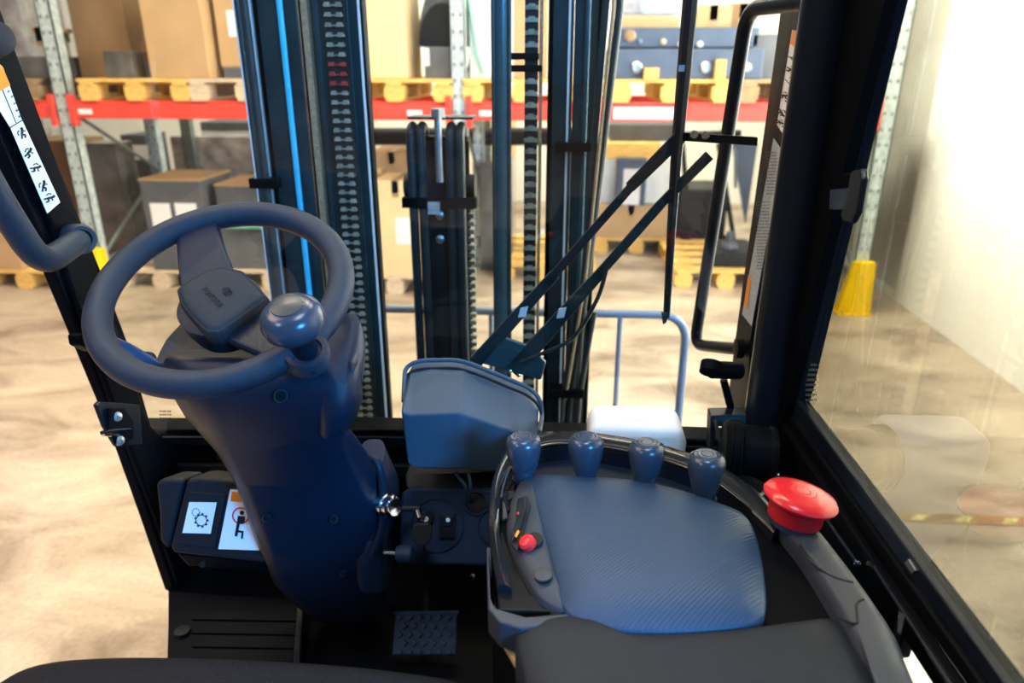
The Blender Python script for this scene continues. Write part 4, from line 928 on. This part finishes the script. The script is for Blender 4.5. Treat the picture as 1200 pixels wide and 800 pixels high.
# ================================================================== steering wheel
sw = thing('steering_wheel', 'blue-grey two-spoke steering wheel with dark padded hub', 'steering wheel', tuple(V(260.7, 340.3, .925)))
TI, AZ = .505, .055
WN = Vec((sin(TI)*sin(AZ), -sin(TI)*cos(AZ), cos(TI)))
WC = V(260.7, 340.3, .925); WR = .150
wf = lambda a, b, o=0: PL(a, b, WC, WN, o)
a_ = WN.cross(Vec((1, 0, 0))).normalized(); b_ = WN.cross(a_)
MB().tube([WC+(a_*cos(2*pi*k/96)+b_*sin(2*pi*k/96))*WR for k in range(96)], .0172, 20, closed=True).build('rim', 'grip', sw, ang=80)
def spoke(pts_top, th, sink, name='spoke'):
    q = [wf(a, b, o) for a, b, o in pts_top]
    return MB().prism(q, -WN*th).build(name, 'column', sw, smooth=False, bevel=.005, seg=3)
# upper-left spoke (grey blue slab from rim to hub)
spoke([(205, 262, .006), (232, 250, .008), (251, 250, .006), (262, 285, -.004), (276, 322, -.014), (262, 352, -.016), (214, 358, -.016), (209, 325, -.010), (206, 290, -.002)], .018, 0)
# lower-right spoke carrying the spinner knob
spoke([(300, 345, -.018), (322, 372, -.014), (352, 388, -.004), (374, 398, .004), (381, 420, .006), (366, 434, .006), (336, 430, .004), (300, 412, -.010), (262, 396, -.018), (262, 380, -.02)], .014, 0)
# hub body below pad
HC = wf(258, 356, -.018)
MB().lathe([(0, -.045), (.045, -.045), (.052, -.02), (.054, 0), (.045, .004), (0, .004)], HC, WN, 40).build('hub', 'columnlight', sw)
# pad: rounded diamond
hp = [(209, 346), (212, 337), (246, 317), (258, 315), (281, 318), (288, 322), (312, 347), (310, 354), (262, 388), (252, 391), (240, 388), (216, 362)]
outl = smoothpath([wf(a, b, -.006) for a, b in hp], 3, closed=True)
n_ = len(outl); cc = sum(outl, Vec((0, 0, 0)))/n_
rs = [[cc+(p-cc)*s_ + WN*h_ for p in outl] for s_, h_ in ((.94, -.024), (1.02, -.020), (1.03, -.010), (1.0, .001), (.97, .0035), (.95, .0036), (.94, .0028), (.93, .0040), (.8, .0065), (.5, .0080), (.02, .0085))]
pad = MB().rings(rs).build('hub_pad', 'hub', sw, ang=60, label='dark textured hub pad with embossed lettering')
# embossed lettering and emblem
def word(txt, parent, origin, xdir, ydir, size, m, name='lettering', ext=.0006):
    cu = bpy.data.curves.new(name, 'FONT'); cu.body = txt; cu.size = size; cu.extrude = ext; cu.align_x = 'CENTER'; cu.align_y = 'CENTER'
    cu.space_character = 1.05; cu.offset = size*.012
    o0 = bpy.data.objects.new(name, cu); COL.objects.link(o0)
    dg = bpy.context.evaluated_depsgraph_get(); me = bpy.data.meshes.new_from_object(o0.evaluated_get(dg))
    bpy.data.objects.remove(o0, do_unlink=True); me.materials.clear(); me.materials.append(M[m])
    o = bpy.data.objects.new(name, me); COL.objects.link(o)
    x = Vec(xdir).normalized(); y = Vec(ydir); y = (y-x*y.dot(x)).normalized(); z = x.cross(y)
    R = Matrix((x, y, z)).transposed().to_4x4(); R.translation = Vec(origin)-ORG.get(parent.name, Vec((0, 0, 0)))
    o.parent = parent; o.matrix_basis = R; ORG[o.name] = ORG[parent.name]; return o
pc0 = wf(248, 347, .0035)
xd = wf(262, 361, .003)-wf(235, 333, .003); yd = wf(262, 335, .003)-wf(250, 347, .003)
word('TOYOTA', pad, pc0, xd, yd, .0105, 'panel', ext=.0003)
ec = wf(266, 341, .0035)
xh = xd.normalized(); yh = (yd-xh*yd.dot(xh)).normalized(); zh = xh.cross(yh)
for (ea, eb, dy) in ((.0075, .0050, 0), (.0026, .0048, 0), (.0048, .0020, .0028)):
    MB().tube([ec+xh*ea*cos(2*pi*k/32)+yh*(dy+eb*sin(2*pi*k/32)) for k in range(32)], .00045, 6, closed=True).build('emblem_ring', 'panel', pad)
# spinner knob
kb = wf(360, 415, .004)
MB().lathe([(0, -.012), (.026, -.012), (.0265, .006), (.025, .0085), (.019, .0085), (.018, .004), (0, .004)], kb, WN, 36).build('knob_socket', 'grip', sw)
MB().lathe([(0, 0), (.0135, 0), (.0135, .028), (.016, .032), (0, .032)], kb, WN, 28).build('knob_neck', 'column', sw)
ktop = wf(342, 374, .052)
kax = (ktop-kb).normalized()
kc = kb + kax*.030
kn = MB().lathe([(0, 0), (.020, 0), (.028, .004), (.0345, .012), (.0365, .022), (.034, .032), (.027, .0395), (.019, .0425), (.0185, .0425)], kc, kax*.4+WN*.6, 44).build('spinner_knob', 'knob', sw, label='glossy grey spinner knob')
kz = (kax*.4+WN*.6).normalized()
MB().lathe([(0, 0), (.0185, 0), (.0180, .0015), (.012, .0028), (0, .0034)], kc+kz*.0425, kz, 32).build('knob_cap', 'knobcap', kn)

# ================================================================== pedal
pd = thing('brake_pedal', 'dark blue studded rubber brake pedal pad', 'pedal', tuple(V(497, 745, 1.19)))
P0 = V(497, 742, 1.17); PN = Vec((0, -.75, .66)).normalized()
pf = lambda a, b, o=0: PL(a, b, P0, PN, o)
MB().prism([pf(463, 718), pf(536, 717), pf(534, 768), pf(459, 768)], -PN*.012).build('pad_plate', 'panelblue', pd, smooth=False, bevel=.003)
m = MB()
for i in range(6):
    for j in range(5):
        cx, cy = 468+i*11.5+(5.5 if j % 2 else 0), 723+j*10
        if cx > 531: continue
        m.prism([pf(cx-4, cy), pf(cx, cy-4), pf(cx+4, cy), pf(cx, cy+4)], PN*.004)
o = m.build('tread_studs', 'panelblue', pd, smooth=False); o['kind'] = 'stuff'
MB().prism([pf(461, 716, .001), pf(538, 715, .001), pf(538, 719, .001), pf(461, 720, .001)], PN*.003).build('pad_rim', 'panelblue', pd, smooth=False)
MB().tube([pf(497, 740, -.012), pf(500, 720, -.05), V(500, 690, 1.28)], .009, 10).build('pedal_arm', 'black', pd)

# ================================================================== control console / armrest
ZC = 1.18
con = thing('control_console', 'armrest control console with glossy rim and dark tray', 'console', tuple(PZ(760, 620, ZC-.1)))
cz = lambda a, b, o=0: PZ(a, b, ZC+o)
outer = [(583, 690), (574, 640), (573, 600), (578, 560), (594, 528), (622, 511), (665, 506), (720, 512), (780, 524), (835, 543), (880, 570), (908, 594), (928, 612)]
inner = [(600, 690), (588, 640), (586, 602), (592, 566), (606, 540), (632, 524), (668, 520), (720, 526), (776, 539), (826, 558), (862, 583), (888, 606), (906, 624)]
O = smoothpath([cz(a, b) for a, b in outer], 5); I = smoothpath([cz(a, b, .004) for a, b in inner], 5)
m = MB()
rings_ = []
for o_, i_ in zip(O, I):
    mid_ = (o_+i_)/2+Vec((0, 0, .006))
    rings_.append([o_-Vec((0, 0, .05)), o_, o_*.75+mid_*.25+Vec((0, 0, .003)), mid_, i_*.8+mid_*.2+Vec((0, 0, .001)), i_, i_-Vec((0, 0, .03))])
m.rings(rings_).build('glossy_rim', 'bezel', con, ang=50)
MB().tube([p+Vec((0, 0, .0042)) for p in I[12:54]], .0012, 6).build('rim_highlight_bead', 'consolegrey', con)
# tray floor
ti = [cz(a, b, -.02) for a, b in inner] + [cz(985, 735, -.02), cz(660, 725, -.02)]
MB().prism(ti, (0, 0, -.02)).build('tray_floor', 'column', con, smooth=False)
MB().prism([cz(a, b, -.008) for a, b in [(862, 598), (905, 622), (940, 660), (1000, 735), (1005, 760), (880, 760), (850, 700)]], (0, 0, -.01)).build('side_recess', 'black', con, smooth=False)
# inner dark wall behind the knobs
W1 = smoothpath([cz(a, b, 0) for a, b in [(606, 542), (632, 526), (668, 522), (720, 528), (776, 541), (826, 560), (866, 588)]], 5)
m = MB().rings([[p, p+Vec((0, -.004, -.0)), p+Vec((0, -.004, -.03)), p+Vec((0, 0, -.03))] for p in W1]); m.build('tray_wall', 'column', con)
# right chrome cup near 4th lever
MB().lathe([(.0, 0), (.022, 0), (.024, .022), (.021, .024), (.019, .01), (0, .01)], cz(872, 588, -.02), (0, 0, 1), 28).build('lever_cup', 'bezel', con)
# body skirt
body = [(575, 600), (640, 570), (860, 590), (960, 640), (1040, 800), (1080, 900), (650, 900), (600, 770), (582, 690)]
MB().prism([cz(a, b, -.04) for a, b in body], (0, 0, -.36)).build('console_body', 'black', con, smooth=False, bevel=.01)
# palm pad
po = [(614, 566), (622, 558), (640, 556), (690, 558), (745, 563), (800, 575), (850, 592), (873, 604), (886, 628), (894, 665), (898, 705), (893, 724), (872, 733), (820, 739), (760, 741), (712, 737), (670, 722), (655, 700), (642, 655), (628, 610)]
pol = smoothpath([cz(a, b, .004) for a, b in po], 4, closed=True)
dome(pol, .018, .03, p=5, steps=12).build('palm_rest', 'pad', con, ang=70, label='ribbed blue-grey palm rest')
# pad side frame (grey pod with switches)
pod = [(604, 575), (612, 562), (622, 560), (630, 580), (640, 625), (651, 672), (662, 712), (650, 712), (626, 694), (604, 655), (594, 625), (596, 595)]
pl_ = smoothpath([cz(a, b, .002) for a, b in pod], 4, closed=True)
dome(pl_, .010, .03, p=6, steps=8).build('switch_pod', 'consolegrey', con, ang=60, label='grey switch pod left of palm rest')
tz = lambda a, b: cz(a, b, .016)
MB().prism([tz(606, 584), tz(618, 580), tz(622, 592), tz(612, 628), tz(606, 645), tz(597, 634), tz(604, 612)], (0, 0, -.003)).build('switch_recess', 'rubber', con, smooth=False, bevel=.001)
sr = MB().prism([cz(606, 586, .018), cz(615, 584, .018), cz(617, 600, .018), cz(610, 622, .018), cz(600, 636, .018), cz(598, 628, .018), cz(605, 610, .018)], (0, 0, .003)).build('rocker_switch', 'blacksheen', con, smooth=False, bevel=.0015)
MB().prism([cz(603, 628, .0225), cz(607, 621, .0225), cz(609, 623, .0225), cz(605, 630, .0225)], (0, 0, .0005)).build('icon', 'orange', sr, smooth=False)
MB().prism([cz(606, 600, .0225), cz(608, 600, .0225), cz(608, 603, .0225), cz(606, 603, .0225)], (0, 0, .0005)).build('icon', 'redlens', sr, smooth=False)
MB().lathe([(0, 0), (.011, 0), (.011, .004), (0, .004)], cz(625, 636, .011), (-.3, -.2, 1), 24).build('switch_socket', 'rubber', con)
MB().lathe([(0, 0), (.0085, 0), (.0085, .006), (.006, .009), (0, .010)], cz(620, 638, .014), (-.5, -.3, .8), 24).build('red_switch', 'redlens', con, label='small red push switch')
MB().lathe([(0, 0), (.0085, 0), (.0082, .0025), (0, .003)], cz(637, 675, .0115), (-.1, -.1, 1), 24).build('blank_cap', 'consolegrey', con)
MB().lathe([(.0084, 0), (.0092, 0), (.0092, .002), (.0084, .002)], cz(637, 675, .0115), (-.1, -.1, 1), 24).build('cap_groove', 'rubber', con)
# left outer lip
lo_ = [(575, 640), (577, 700), (582, 712), (616, 722), (664, 718), (700, 738), (690, 742), (655, 730), (610, 736), (585, 728), (572, 712), (570, 640)]
MB().prism([cz(a, b, .004) for a, b in lo_], (0, 0, -.03)).build('side_lip', 'consolegrey', con, smooth=False, bevel=.003)
MB().prism([cz(a, b, -.004) for a, b in [(588, 620), (600, 650), (622, 695), (655, 716), (584, 714), (580, 660)]], (0, 0, -.02)).build('side_field', 'consolebrown', con, smooth=False, bevel=.002)
MB().tube(smoothpath([cz(596, 600, .006), cz(592, 585, .006), cz(594, 578, .004)], 4), .003, 8).build('chrome_accent', 'bezel', con)
MB().prism([cz(589, 592, .004), cz(593, 588, .004), cz(595, 610, .004), cz(589, 612, .004)], (0, 0, .004)).build('slide_switch', 'consolegrey', con, smooth=False, bevel=.001)
MB().prism([cz(588, 580, .002), cz(604, 576, .002), cz(604, 584, .002), cz(592, 590, .002), cz(588, 600, .002)], (0, 0, .003)).build('slide_recess', 'rubber', con, smooth=False, bevel=.001)
# left lower clip visible under the lip
MB().prism([cz(584, 724, -.03), cz(612, 730, -.03), cz(640, 800, -.03), (cz(618, 800, -.03)), cz(586, 745, -.03)], (0, 0, -.01)).build('lower_clip', 'card', con, smooth=False, bevel=.003)

# four levers
lv = [(614, 561, .001, 'first lever knob from the left at the console corner'), (686, 561, 0, 'second lever knob from the left on the console'), (756, 569, 0, 'third lever knob from the left on the console'), (825, 584, 0, 'rightmost lever knob on the console near red button')]
first = None
prof = [(0, 0), (.0105, 0), (.0125, .004), (.0145, .012), (.0185, .026), (.0215, .040), (.0220, .050), (.0205, .0575), (.0165, .0605), (.0162, .0598), (.0155, .0612), (.0120, .0617), (.0117, .0609), (.0110, .0620), (.0075, .0622), (.0072, .0614), (.0065, .0624), (0, .0624)]
for i, (px, py, dz, lab) in enumerate(lv):
    base = cz(px, py, .0)
    if first is None:
        t = thing('lever_knob', lab+', dark blue', 'lever', tuple(base), 'hydraulic lever knobs')
        k_ = MB().lathe([(r*.96, h*.93) for r, h in prof], base, (-.02, .05, 1), 40).build('knob', 'knob', t, ang=50)
        MB().tube([base+Vec((-.0195, -.003, .030)), base+Vec((-.010, -.0165, .022)), base+Vec((.004, -.0172, .019)), base+Vec((.016, -.010, .026))], .0004, 5).build('seam_line', 'rubber', k_)
        MB().lathe([(0, -.04), (.012, -.04), (.012, -.005), (.0145, -.003), (.0145, .002), (0, .002)], base, (0, 0, 1), 24).build('stem_boot', 'column', t)
        first = t
    else:
        t = first.copy(); COL.objects.link(t); t.location = base; t['label'] = lab+', dark blue'
        for ch in list(first.children):
            c = ch.copy(); COL.objects.link(c); c.parent = t
            for g in ch.children:
                d = g.copy(); COL.objects.link(d); d.parent = c
        for ch in t.children: pass
M['knobblue'] = M['knob']
# lower armrest cushion
arm = thing('armrest_cushion', 'charcoal ribbed armrest cushion below the palm rest', 'armrest', tuple(cz(800, 790, -.05)))
ao = [(604, 742), (622, 724), (664, 722), (700, 741), (760, 745), (820, 743), (880, 738), (940, 730), (985, 726), (1010, 745), (1045, 800), (1085, 870), (1090, 950), (900, 980), (700, 980), (640, 950), (628, 860), (612, 790)]
al = smoothpath([cz(a, b, -.004) for a, b in ao], 4, closed=True)
dome(al, .012, .05, p=8, steps=10).build('cushion', 'paddark', arm, ang=70)
# right rail
rl = thing('console_side_rail', 'grey side rail running along the right of the armrest', 'rail', tuple(cz(1000, 720, -.05)))
ro = [(905, 596), (930, 600), (955, 618), (985, 655), (1018, 700), (1046, 742), (1060, 775), (1090, 860), (1045, 860), (1020, 790), (1000, 756), (972, 706), (940, 655), (915, 622)]
rl_ = smoothpath([cz(a, b, .004) for a, b in ro], 4, closed=True)
dome(rl_, .010, .035, p=5, steps=8).build('rail_body', 'consolegrey', rl, ang=70)
for pts in ([(938, 638), (944, 652), (960, 666), (980, 677), (1000, 682)], [(984, 724), (1004, 730), (1004, 708), (1012, 702)]):
    MB().tube(smoothpath([cz(a, b, .0140) for a, b in pts], 6), .0012, 6).build('panel_gap', 'rubber', rl)
MB().prism([cz(1046, 745, -.03), cz(1053, 752, -.03), cz(1048, 775, -.03), cz(1044, 770, -.03)], (0, 0, .03)).build('end_bracket', 'blacksheen', rl, smooth=False)
# emergency stop
es = thing('emergency_stop', 'round red emergency stop button on the grey side rail', 'button', tuple(cz(930, 614, .01)))
eb_ = cz(929, 611, .012); eax = Vec((.16, .05, 1)).normalized()
MB().lathe([(0, -.004), (.0235, -.004), (.0235, .006), (0, .006)], eb_, eax, 36).build('collar', 'knob', es)
MB().lathe([(0, .004), (.0275, .004), (.0285, .008), (.0285, .020), (.031, .0245), (.0375, .0265), (.0385, .0295), (.036, .0335), (.026, .0365), (.0145, .0378), (.0142, .0370), (.0135, .0380), (.0085, .0384), (.0082, .0376), (.0075, .0386), (0, .0388)], eb_, eax, 48).build('mushroom_head', 'red', es, ang=50)

# ================================================================== seat edge
st = thing('driver_seat', 'black vinyl seat cushion edge at the lower left', 'seat', tuple(PZ(250, 830, 1.0)))
so = [(-40, 840), (0, 800), (45, 779), (110, 773), (200, 773), (300, 776), (400, 782), (480, 790), (545, 803), (570, 840), (570, 960), (-60, 960)]
so_ = smoothpath([PZ(a, b, 1.08) for a, b in so], 4, closed=True)
dome(so_, .02, .09, p=4, steps=10).build('seat_cushion', 'leather', st, ang=70)
MB().prism([PZ(a, b, .99) for a, b in [(60, 800), (500, 810), (520, 960), (20, 960)]], (0, 0, -.2)).build('seat_base', 'black', st, smooth=False)
